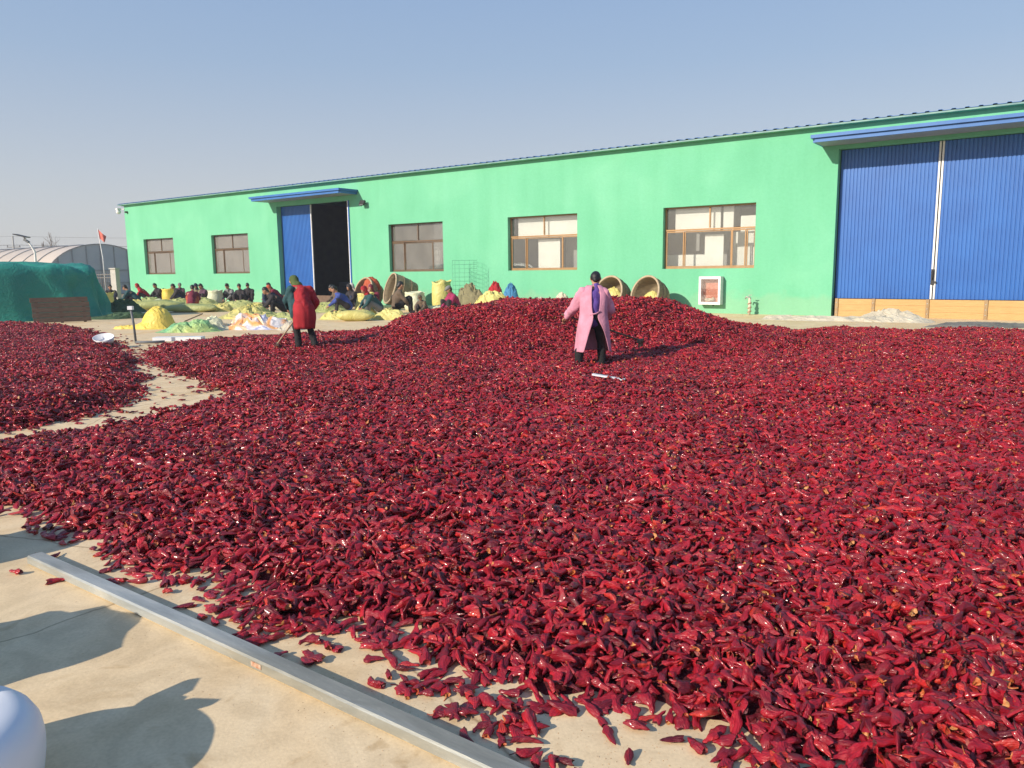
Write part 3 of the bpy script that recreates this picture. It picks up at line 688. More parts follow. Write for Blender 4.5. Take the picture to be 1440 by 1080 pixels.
crumple('empty_sack', (-7.9, 34.0, 0), 1.7, 1.2, .42, .1, 'sack_g', 'dark green heap of sacking before the open doorway', G_S, 15)
standing('open_sack', (-6.45, 34.0, 0), .38, .8, 'sack_y', 'crumpled tall yellow sack between the blue jacket and the baskets', G_S, 16, 'sack_y', tilt=.12)
crumple('empty_sack', (-5.9, 31.6, 0), .9, .8, .5, .3, 'sack_y', 'small yellow sack bunch beside the sorter with the red scarf', G_S, 17)
pillow('filled_sack', (-5.55, 27.6, 0), 1.35, .75, .40, .05, 'sack_y', 'plump yellow pillow shaped sack lying at the edge of the concrete strip', G_S, 18)
crumple('empty_sack', (-4.4, 28.4, 0), 1.6, 1.2, .42, -.3, 'sack_y', 'creased yellow sack lying against the left end of the pepper mound', G_S, 19)
standing('open_sack', (-4.2, 34.0, 0), .46, .82, 'sack_w', 'pale plump bag propped before the leaning big basket', G_S, 20, 'sack_y')
crumple('plastic_bag', (-5.15, 37.6, 0), .8, .6, 1.15, 0, 'yellow_cover', 'bright yellow plastic bag at the mouth of a big basket', G_S, 21)
crumple('empty_sack', (-3.1, 34.3, 0), 2.2, .9, .22, .1, 'sack_w', 'pale scraps of sacking below the big shadow on the wall', G_S, 22)
crumple('empty_sack', (-13.6, 46.0, 0), 1.5, .9, .38, .1, 'sack_y', 'yellow sack at the wall right of the two dark sorters', G_S, 24)
crumple('empty_sack', (-11.0, 33.6, 0), 1.2, .9, .45, .2, 'sack_y', 'pale yellow sack between the orange capped sorter and the grey sleeved one', G_S, 25)
# yellow cover, sheets, printed plastic on the concrete
crumple('yellow_cover', (-11.5, 25.0, 0), 1.4, 1.1, .70, 0, 'yellow_cover', 'yellow plastic cover draped over a small heap on the concrete', None, 31, 'cover', peak=(.1, 0, .36), rough=.5)
crumple('yellow_sheet', (-12.35, 25.1, 0), 1.2, .7, .08, 0, 'yellow_cover', 'flat tail of yellow sheeting left of the yellow cover', None, 32, 'sheet')
crumple('green_sheet', (-9.75, 23.4, 0), 1.9, .95, .34, .05, 'green_sheet', 'green and yellow plastic sheet crumpled beside the printed sheet', None, 33, 'sheet', rough=1.3)
crumple('pale_sheet', (-9.2, 24.2, 0), 1.3, .9, .40, .2, 'sack_w', 'pale yellow sheet bunched between green sheet and printed sheet', None, 34, 'sheet')
crumple('printed_sheet', (-7.95, 24.3, 0), 2.2, 1.1, .45, 0, 'print', 'white plastic sheeting printed orange and blue lying in a heap', None, 35, 'sheet', rough=1.3)
crumple('clear_sheet', (-6.75, 23.6, 0), .8, .6, .26, 0, 'tarp_pale', 'small clear plastic scrap at the end of the printed sheet', None, 36, 'sheet')
st = MB().tube([(-9.95, 23.55, .30), (-9.45, 23.75, .52)], .02, 6).build('stick', M['oldwood']); tag(st, 'short dark stick poking out of the green and yellow sheet', 'stick')
# right end
crumple('pale_tarp', (11.75, 24.35, 0), 3.0, 1.2, .34, -.55, 'tarp_pale', 'crumpled pale tarpaulin heap at the foot of the wide blue door', None, 41, 'tarpaulin', nx=60, rough=1.4, peak=(.15, .1, .28))
crumple('pale_tarp', (9.7, 25.3, 0), 3.2, .9, .12, -.55, 'tarp_pale', 'flat pale tarpaulin strip trailing from the crumpled heap along the wall', None, 42, 'tarpaulin', nx=50)
crumple('dark_mat', (14.0, 21.6, 0), 4.8, 1.0, .10, -.15, 'mat_dark', 'dark grey mat lying flat between the barrier and the peppers', None, 43, 'mat', nx=50)
# bundles against the wall by the cage
crumple('clothes_bundle', (*wpt(-22.0, -1.5), 0), 1.7, .9, 1.15, -.6, 'olive', 'heap of grey olive clothes piled in front of the wire cage', None, 51, 'clothes', rough=1.2)
crumple('cloth_bundle', (*wpt(-20.6, -1.55), 0), .9, .7, 1.25, -.6, 'red', 'red cloth bundle on top of the clothes heap by the wall', None, 52, 'clothes')
crumple('plastic_bundle', (*wpt(-19.9, -1.3), 0), .9, .8, 1.15, -.6, 'bluebag', 'blue plastic bundle next to the red cloth by the wall', None, 53, 'bundle')
crumple('empty_sack', (-.75, 29.3, 0), 1.9, 1.2, .95, -.2, 'sack_y', 'yellow sack draped in front of the clothes heap behind the pepper mound', G_S, 54)
standing('open_sack', (*wpt(-23.9, -1.3), 0), .45, 1.25, 'sack_y', 'tall yellow sack behind the sorter in magenta', G_S, 55, 'sack_g')
crumple('white_scrap', (*wpt(-18.6, -1.0), 0), .9, .6, .55, 0, 'tarp_pale', 'white plastic scraps by the wall right of the blue bundle', None, 56, 'scrap')
crumple('white_scrap', (*wpt(-17.6, -.8), 0), .9, .5, .75, 0, 'hose', 'dry pale plant scraps at the wall behind the middle of the mound', None, 57, 'scrap')
# baskets
basket(-27.75, -1.7, .68, .85, (-.12, -.93, .32), 'big wicker basket with a red orange coat thrown over its rim')
basket(-25.75, -1.25, .74, 1.2, (-.42, -.82, .30), 'big wicker basket turned sideways showing its long side, beside the yellow bag')
bD, mD = basket(-14.75, -.95, .70, .80, (-.20, -.92, .30), 'big wicker basket holding yellow sacking, behind the raker in pink')
bE, mE = basket(-13.1, -.95, .70, .80, (-.28, -.90, .30), 'big wicker basket with a round shadow beside it, next to the hose cabinet window')
crumple('clothes_bundle', (*wpt(-28.9, -1.5), 0), 1.3, 1.0, 1.15, -.6, 'dark', 'dark clothes heaped high between the open doorway and the baskets', None, 61, 'clothes')
crumple('coat', (*wpt(-27.7, -2.1), .85), 1.1, .8, .62, -.6, 'orange', 'red orange coat thrown over a basket rim', None, 62, 'coat')
crumple('sacking', (*wpt(-14.85, -1.35), .52), .9, .55, .48, -.6, 'sack_y', 'yellow sacking stuffed in the basket behind the raker in pink', None, 63, 'sacking')
crumple('sacking', (*wpt(-13.15, -1.35), .46), .8, .5, .40, -.6, 'sack_y', 'yellow sacking lying low in the basket below the wide tan window', None, 64, 'sacking')

# ------------------------------------------------------------------ tarp-covered heap on the left
hp = thing('tarp_heap', 'large heap covered by a dark green tarpaulin with pale folded top', 'tarpaulin', (-21.6, 30.9, 0), math.atan2(.6, .8))
m = MB(); LX, LY, HZ = 9.6, 6.0, 2.12; n = 150; vs = []; fs = []
levels = [(1.03, 0), (1.00, .08), (.985, .25), (.975, .45), (.96, .65), (.945, .8), (.925, .9), (.89, .965), (.83, 1.0), (.7, 1.015), (.5, 1.02), (.25, 1.02), (.01, 1.02)]
for (sc_, zt) in levels:
    for k in range(n):
        a = 2 * math.pi * k / n; ca, sa = math.cos(a), math.sin(a)
        x = LX / 2 * math.copysign(abs(ca) ** .35, ca); y = LY / 2 * math.copysign(abs(sa) ** .35, sa)
        per = x * 1.0 + y * 1.0
        side = max(0, 1 - zt) if zt < 1 else 0
        fold = fbm(x * 1.1, y * 1.1, zt * .6, 4) * (.22 + .34 * side) + .22 * abs(fbm(x * .45 + zt, y * .45, zt * 1.4, 3))
        ridge = (1 - abs(fbm(x * .55 + 7, y * .55, zt * .3, 3))) * .12
        s2 = sc_ + (fold + ridge * .3) / 4 - .02
        z = zt * HZ * (1 + .06 * fbm(x * sc_ * .5 + 3, y * sc_ * .5, 0, 3)) + (.16 * fbm(x * sc_ * 1.3, y * sc_ * 1.3, 5, 4) if zt > .85 else 0)
        vs.append((x * s2, y * s2, max(0, z)))
for j in range(len(levels) - 1):
    for k in range(n):
        a = j * n + k; b = j * n + (k + 1) % n; fs.append((a, b, b + n, a + n))
m.add(vs, fs).build('tarpaulin', M['tarp'], hp, True)
pl = thing('wooden_pallet', 'dark weathered plank panel leaning on the green tarp heap', 'pallet', (-15.75, 28.95, 0), math.atan2(.6, .8))
lean = Matrix.Rotation(-.20, 4, 'X')
for k in range(5):
    q = MB(); q.box((-.9 + random.uniform(-.03, .03), 0, .12 + k * .185), (1.85, .04, .165)); q.v = [tuple(lean @ Vector(p)) for p in q.v]; q.build('plank', M['oldwood'], pl)
for x in (-1.65, -.9, -.15):
    q = MB(); q.box((x, .055, .47), (.09, .06, .94)); q.v = [tuple(lean @ Vector(p)) for p in q.v]; q.build('cross_batten', M['oldwood'], pl)
crumple('green_netting', (-15.6, 31.0, 0), 2.6, 1.6, .26, .5, 'net', 'dark green netting bunched on the ground at the end of the tarp heap', None, 71, 'netting')
crumple('green_netting', (-17.8, 35.6, 0), 2.2, 1.6, .6, .9, 'net', 'dark netting bundle trailing off the far corner of the tarp heap', None, 72, 'netting')

# ------------------------------------------------------------------ behind the yard: fence, greenhouse, lamp, flag, tree, power pole
def lerp(a, b, t): return Vector(a) * (1 - t) + Vector(b) * t
FA, FB = Vector((-27.4, 55.6, 0)), Vector((-46.5, 60.0, 0)); fd = (FB - FA); fl_ = fd.length; fd.normalize(); frz = math.atan2(fd.y, fd.x)
npan = 6; pw = fl_ / npan
pilm = MB(); pilm.box((0, 0, 1.05), (.42, .42, 2.1)); pilm.box((0, 0, 2.14), (.54, .54, .08)); pilm = pilm.mesh('fence_pillar'); pilm.materials.append(M['pillar'])
for k in range(npan + 1):
    p = FA + fd * (pw * k + .9)
    o = link('fence_pillar', pilm, None, p, frz)
    tag(o, 'square rendered pillar of the iron railing fence' if k else 'square rendered fence pillar nearest the warehouse corner', 'pillar', 'pillars of the yard fence')
picket = MB().tube([(0, 0, .08), (0, 0, 1.74), (0, 0, 1.88)], [.022, .022, .005], 5).mesh('picket'); picket.materials.append(M['fence'])
railm = MB().box((pw / 2, 0, 0), (pw - .44, .05, .05)).mesh('rail'); railm.materials.append(M['fence'])
for k in range(npan):
    L0 = .9 + pw * k; f = tag(link('fence_panel', None, None, FA + fd * L0, frz), 'black iron railing panel between square pillars at the yard edge', 'fence', 'railing panels of the yard fence')
    for z in (.22, 1.5, 1.72): link('rail', railm, f, (0, 0, z))
    npk = int((pw - .5) / .15)
    for i in range(npk): link('picket', picket, f, (.3 + i * .15, -.035, 0))

GA = Vector((-36.2, 69.2, 0)); HS, GH, GL = 5.0, 4.35, 48.0
gh = thing('greenhouse', 'long arched plastic film greenhouse beyond the fence', 'greenhouse', GA, math.atan2(TN.y, TN.x))   # local x across span, y along tunnel
def arch(t): return (-HS * math.cos(t), GH * math.sin(t) ** .85 if math.sin(t) > 0 else 0)
ts = [math.pi * k / 28 for k in range(29)]
m = MB(); vs = []; fs = []; NY = 40
for j in range(NY + 1):
    for i, t in enumerate(ts):
        x, z = arch(t); sag = .05 * math.cos(j * math.pi) - .03 * fbm(i * .4, j * .7); vs.append((x * (1 - sag * .02), j * GL / NY, max(0, z - max(0, sag) * .6)))
nn = len(ts)
for j in range(NY):
    for i in range(nn - 1): a = j * nn + i; fs.append((a, a + 1, a + nn + 1, a + nn))
m.add(vs, fs).build('film_cover', M['gh_film'], gh, True)
m = MB(); m.add([(arch(t)[0], .02, arch(t)[1]) for t in ts] + [(0, .02, 0)], [(i, i + 1, nn) for i in range(nn - 1)]).build('end_wall', M['gh_end'], gh)
hoop = MB().tube([(arch(t)[0] * 1.006, 0, arch(t)[1] * 1.006 + .01) for t in ts], .04, 6).mesh('hoop'); hoop.materials.append(M['gh_steel'])
for j in range(17): link('hoop', hoop, gh, (0, j * 3.0 - .02, 0))
for x in (-3.6, -2.4, -1.2, 0, 1.2, 2.4, 3.6):
    z = GH * math.sin(math.acos(min(1, abs(x) / HS))) ** .85; MB().box((x, -.03, z / 2), (.06, .05, z)).build('end_post', M['gh_steel'], gh)
for z in (1.0, 2.1): MB().box((0, -.06, z), (2 * HS * math.sqrt(max(0, 1 - (z / GH) ** 2.35)), .05, .06)).build('end_rail', M['gh_steel'], gh)

sl = thing('solar_street_lamp', 'white bent pole lamp with dark solar panel behind the tarp heap', 'street lamp', (-27.9, 46.0, 0))
MB().tube([(0, 0, 0), (0, 0, 2.4), (0, 0, 3.1), (-.18, -.05, 3.5), (-.5, -.1, 3.95)], [.08, .07, .06, .05, .045], 8).build('pole', M['white_metal'], sl, True)
MB().box((-.62, -.1, 4.02), (.75, .5, .05), mat=Matrix.Rotation(.25, 3, 'Y')).build('solar_panel', M['black'], sl)
MB().box((-.35, -.1, 3.72), (.3, .2, .1), mat=Matrix.Rotation(.6, 3, 'Y')).build('lamp_head', M['grey_pole'], sl)
fg = thing('flag_pole', 'slim white pole flying a pale red flag beside the greenhouse', 'flagpole', (-32.5, 62.5, 0))
MB().tube([(0, 0, 0), (-.02, 0, 3), (-.25, 0, 5.35)], [.05, .04, .025], 6).build('pole', M['white_metal'], fg, True)
m = MB(); vs = []; fs = []
for i in range(13):
    for j in range(9):
        s_ = .75 * i / 12; t = .25 + .75 * j / 8; vs.append((-.24 + .06 * (1 - t) + s_ * 1.0 * (.55 + .45 * t * .5), .16 * math.sin(s_ * 7 + t * 2) * s_, 5.3 - (1 - t) * .95 - s_ * .75 * (.5 + .5 * t)))
for i in range(12):
    for j in range(8): a = i * 9 + j; fs.append((a, a + 9, a + 10, a + 1))
m.add(vs, fs).build('flag', M['flag'], fg, True)
def bare_tree(loc, h, seed, label):
    rnd = random.Random(seed); t = thing('bare_tree', label, 'tree', loc, 0, 'bare winter trees beyond the greenhouse')
    tr = MB(); cr = MB(); tr.tube([(0, 0, 0), (.1, 0, h * .25), (0, .1, h * .5), (.1, 0, h * .97)], [.16, .13, .09, .02], 7)
    def br(p, d, L, r, lev):
        d = d.normalized(); q = p + d * L * .5 + Vector((rnd.uniform(-.1, .1), rnd.uniform(-.1, .1), .08)) * L; e = q + (d + Vector((0, 0, .25))).normalized() * L * .5
        cr.tube([p, q, e], [r, r * .7, r * .3], 4)
        if lev < 3:
            for _ in range(4 if lev else 5):
                tt = rnd.uniform(.3, 1); b = p.lerp(e, tt); br(b, d + Vector((rnd.uniform(-.9, .9), rnd.uniform(-.9, .9), rnd.uniform(0, .8))), L * rnd.uniform(.45, .65), r * .5, lev + 1)
    for k in range(11):
        z = h * rnd.uniform(.22, .85); a = k * 2.4; br(Vector((0, 0, z)), Vector((math.cos(a), math.sin(a), 1.3)), h * .30 * (1.15 - z / h), .05, 1)
    tr.build('trunk', M['bark'], t, True); cr.build('crown', M['bark'], t)
bare_tree((-65.5, 112, 0), 7.9, 4, 'taller bare winter tree rising over the greenhouse roof')
bare_tree((-69.0, 116, 0), 6.9, 5, 'lower bare winter tree beside the taller one over the greenhouse roof')
pp = thing('power_pole', 'distant power pole with a crossarm and thin wires over the greenhouse', 'power pole', (-69.6, 110, 0))
MB().tube([(0, 0, 0), (0, 0, 7.2)], [.16, .1], 8).build('pole', M['pillar'], pp)
MB().box((0, 0, 5.65), (1.9, .12, .10)).build('crossarm', M['fence'], pp)
for x in (-.85, 0, .85): MB().tube([(x, 0, 5.7), (x, 0, 5.95)], [.06, .04], 6).build('insulator', M['fence'], pp)
for x, z in ((-.85, 5.95), (.85, 5.95), (0, 7.15)):
    MB().tube([(x + s_ * 4.0, s_ * .6, z - 1.0 * (1 - (2 * abs(s_) / 12 - 1) ** 2) * .4) for s_ in range(-10, 13)], .014, 4).build('wire', M['fence'], pp)

# ------------------------------------------------------------------ pole, board, tub near the left pile
po = thing('grey_post', 'thin dark post with a white cap standing beside the concrete strip', 'post', (-9.55, 19.6, 0))
MB().tube([(0, 0, 0), (-.02, 0, .5), (-.06, 0, .86)], .03, 8).build('post', M['grey_pole'], po, True)
MB().box((-.065, 0, .90), (.12, .10, .09)).build('cap', M['white_plastic'], po)
MB().tube([(0, 0, .03), (.12, -.05, .03), (.45, -.02, .03), (.7, .08, .03)], .035, 8).build('foot', M['grey_pole'], po, True)
wb = MB().box((0, 0, .05), (1.25, .32, .10)).build('foam_board', M['white_plastic'], None, False, (-8.75, 20.3, 0), .03); tag(wb, 'low white board lying behind the thin dark post', 'board')
# ------------------------------------------------------------------ foreground: steel tube, sacks, white tub
BW, BH = .092, .056; bdv = Vector((.8104, -.5858, 0)).normalized(); bA = Vector((-2.972, 4.512, 0)) + Vector((-bdv.y, bdv.x, 0)) * (BW / 2)
m = MB(); side = Vector((-bdv.y, bdv.x, 0)); pts = []
ch = .008
secp = [(-BW / 2, ch), (-BW / 2 + ch, 0), (BW / 2 - ch, 0), (BW / 2, ch), (BW / 2, BH - ch), (BW / 2 - ch, BH), (-BW / 2 + ch, BH), (-BW / 2, BH - ch)]
inn = [(x * .90, .0055 + z * .855) for x, z in secp]
vs = []; fs = []
LS = [.25 * k for k in range(25)]
for L in LS:
    for (x, z) in secp: vs.append(bdv * L + side * (x + .006 * math.sin(L * .9)) + Vector((0, 0, z)))
for j in range(len(LS) - 1):
    for k in range(8): a = j * 8 + k; b = j * 8 + (k + 1) % 8; fs.append((a, a + 8, b + 8, b))
o0 = len(vs)
for L in (0, .3):
    for (x, z) in inn: vs.append(bdv * L + side * x + Vector((0, 0, z)))
for k in range(8):
    fs.append((k, (k + 1) % 8, o0 + (k + 1) % 8, o0 + k)); fs.append((o0 + k, o0 + (k + 1) % 8, o0 + 8 + (k + 1) % 8, o0 + 8 + k))
fs.append(tuple(o0 + 8 + k for k in range(8))); fs.append(tuple((len(LS) - 1) * 8 + k for k in range(8)))
beam = m.add(vs, fs).build('steel_tube', M['galv'], None, False, bA); tag(beam, 'long galvanised square steel tube lying across the concrete before the peppers', 'steel tube')
bc = bdv * 2.25 - side * (BW / 2 - .006 * math.sin(2.25 * .9) + .0015) + Vector((0, 0, .032))
MB().box(bc, (.07, .003, .022), math.atan2(bdv.y, bdv.x)).build('paper_tag', M['rust'], beam)
standing('green_sack', (-3.76, 4.50, 0), .31, .36, 'net', 'dark green mesh sack standing at the far end of the steel tube', 'sacks beside the steel tube', 81, 'net')
standing('filled_sack', (-3.0, 2.98, 0), .37, .46, 'sack_g', 'full green sack beside the near side of the steel tube', 'sacks beside the steel tube', 82, 'sack_g')
prof = [(.001, 0), (.30, 0), (.345, .02), (.368, .07), (.378, .13), (.378, .18), (.37, .23), (.35, .27), (.325, .295), (.28, .31), (.2, .318), (.1, .32), (.001, .32)]
m = MB(); m.lathe(prof, 48); nv_ = []
for (x, y, z) in m.v:                                            # slumped: full on one side, sagging away on the other
    cap_ = max(.05, .325 - .30 * max(0, .20 - x) + .012 * fbm(x * 5, y * 5, 2, 3)); nv_.append((x * (1 + .02 * fbm(y * 6, z * 6, 1, 3)), y, min(z, cap_)))
m.v = nv_; tubo = m.build('white_sack', M['white_plastic'], None, True, (-1.955, 2.28, 0)); tag(tubo, 'smooth white plastic sack slumped on the concrete beside the steel tube', 'sack')
tn = MB(); tn.tube([(-.08, .20, .20), (-.10, .20, .29), (-.10, .21, .33)], [.10, .045, .05], 9)
for dx, dy, hz_, r_ in ((-.05, .06, .12, .05), (.06, -.02, .09, .055), (.0, .02, .07, .06)): tn.tube([(-.10, .21, .31), (-.10 + dx, .21 + dy, .33 + hz_ * .5), (-.10 + dx * 2, .21 + dy * 1.8, .33 + hz_)], [.03, r_, .018], 7)
tn.build('shadow_tuft', M['white_plastic'], tubo, True)  # unseen tuft added to the sack, shaped to cast a lobed shadow

# ------------------------------------------------------------------ lie of the peppers (used by the people standing in them)
rng = np.random.default_rng(5)
FRONT = [(-3.93, 5.72), (-3.04, 5.11), (-2.27, 4.51), (-1.67, 4.40), (-1.42, 3.90), (-1.04, 3.64), (-.55, 3.45), (-.32, 3.12), (-.08, 3.06), (.10, 2.92), (.49, 2.83), (.76, 2.78), (.91, 2.58), (1.05, 2.40), (1.35, 1.9), (1.9, 1.2)]
MAIN = FRONT + [(7.5, 1.0), (14.5, 8.0), (17.0, 18.4), (12.6, 19.0), (9.5, 19.6), (7.4, 19.4), (5.2, 19.8), (0, 20.4), (-3.0, 20.0), (-4.4, 19.9), (-5.6, 21.2), (-6.6, 20.6), (-8.2, 18.5), (-8.25, 16.9), (-6.78, 14.5), (-5.3, 12.6), (-4.05, 10.8), (-4.42, 9.3), (-4.8, 8.4), (-5.4, 7.95), (-6.6, 7.3), (-6.4, 6.6)]
LEFT = [(-7.6, 7.7), (-5.72, 8.46), (-5.47, 8.85), (-5.12, 9.45), (-5.1, 10.4), (-5.85, 12.3), (-7.5, 15.4), (-10.6, 20.6), (-13.6, 24.6), (-16.0, 26.6), (-18.2, 27.2), (-22, 26.6), (-24, 22), (-19, 14), (-12, 8)]
HOLES = [(-.58, 4.92, .16, .06), (1.78, 3.36, .05, .03), (-.42, 4.83, .12, .05)]
def sdist(poly, X, Y):
    """signed distance, positive inside"""
    P = np.array(poly); d = np.full(X.shape, 1e9); ins = np.zeros(X.shape, bool); n_ = len(P)
    for i in range(n_):
        ax, ay = P[i]; bx, by = P[(i + 1) % n_]; ex, ey = bx - ax, by - ay
        t = np.clip(((X - ax) * ex + (Y - ay) * ey) / (ex * ex + ey * ey), 0, 1)
        d = np.minimum(d, np.hypot(X - ax - t * ex, Y - ay - t * ey))
        if ey != 0:
            c_ = ((ay > Y) != (by > Y)) & (X < (bx - ax) * (Y - ay) / ey + ax); ins ^= c_
    return np.where(ins, d, -d)
def vnoise(X, Y, s, seed):
    r = np.random.default_rng(seed); T = r.random((64, 64)); x = X / s; y = Y / s; xi = np.floor(x).astype(int); yi = np.floor(y).astype(int)
    fx = x - xi; fy = y - yi; fx = fx * fx * (3 - 2 * fx); fy = fy * fy * (3 - 2 * fy)
    g_ = lambda i, j: T[i % 64, j % 64]
    return (g_(xi, yi) * (1 - fx) + g_(xi + 1, yi) * fx) * (1 - fy) + (g_(xi, yi + 1) * (1 - fx) + g_(xi + 1, yi + 1) * fx) * fy - .5
CRX = np.array([240, 310, 380, 440, 480, 500, 545, 560, 600, 640, 700, 760, 860, 900, 940, 970, 1000, 1060, 1130, 1440])
CRZ = np.array([.14, .17, .24, .33, .33, .34, .48, .66, .84, .92, 1.00, 1.05, 1.06, 1.03, .97, .80, .63, .40, .27, .22])
CRU = (CRX - 720) / 1086.2 * 17.2
def height(poly, X, Y, mound):
    s = sdist(poly, X, Y) + .19 * np.clip((7.2 - Y) / 1.5, 0, 1) + .02 + .35 * vnoise(X, Y, .45, 1) + .2 * vnoise(X, Y, .17, 2)
    far = np.clip((Y - 3) / 8, 0, 1)
    th = .055 + .095 * np.clip((s - .15) / .9, 0, 1) + .03 * far
    h = th * np.clip((s - .10) / .32, 0, 1)
    und = .09 * vnoise(X, Y, 1.3, 3) + .06 * vnoise(X, Y, .55, 4)
    h = h + np.clip(und, -.06, .12) * np.clip((s - .3) / .8, 0, 1) * (.45 + .75 * far)
    if mound:
        mz = np.interp(X, CRU, CRZ) - .15
        dy = Y - 17.3 - .35 * vnoise(X, Y, 1.6, 6); wd = np.where(dy < 0, 1.85, 1.15)
        h = h + np.clip(mz, 0, 2) * np.exp(-(np.abs(dy) / wd) ** 2.3) * np.clip(s / .8, 0, 1)
    for (hx, hy, ra, rb_) in HOLES: h = h * (1 - np.exp(-(((X - hx) / (ra * 1.3)) ** 2 + ((Y - hy) / (rb_ * 1.8)) ** 2) ** 2))
    return h, s

def pile_z(x, y): return float(height(MAIN, np.array([float(x)]), np.array([float(y)]), True)[0][0])
# ------------------------------------------------------------------ people
def blob_mesh(caps, voxel, smooth=3, wrinkle=0.0, seed=0, subd=False):
    b = MB()
    for c in caps:
        if len(c) == 4: b.capsule(*c)
        else: b.ell(c[0], c[1], 12, 8, c[2])
    me = b.mesh('tmp'); o = bpy.data.objects.new('tmp', me); COL.objects.link(o)
    r = o.modifiers.new('r', 'REMESH'); r.mode = 'VOXEL'; r.voxel_size = voxel
    sm = o.modifiers.new('s', 'SMOOTH'); sm.iterations = smooth; sm.factor = .5
    dg = bpy.context.evaluated_depsgraph_get(); out = bpy.data.meshes.new_from_object(o.evaluated_get(dg))
    bpy.data.objects.remove(o); bpy.data.meshes.remove(me)
    if wrinkle:
        nv = len(out.vertices); co = np.empty(nv * 3, 'f'); no = np.empty(nv * 3, 'f')
        out.vertices.foreach_get('co', co); out.vertex_normals.foreach_get('vector', no); co = co.reshape(-1, 3); no = no.reshape(-1, 3)
        for i in range(nv):
            x, y, z = co[i]; co[i] += no[i] * wrinkle * fbm(x * 7 + seed, y * 7, z * 5, 3)
        out.vertices.foreach_set('co', co.ravel())
    out.polygons.foreach_set('use_smooth', [True] * len(out.polygons)); out.update()
    return out
def put(name, me, mat, parent): me.name = name; me.materials.clear(); me.materials.append(mat); return link(name, me, parent)

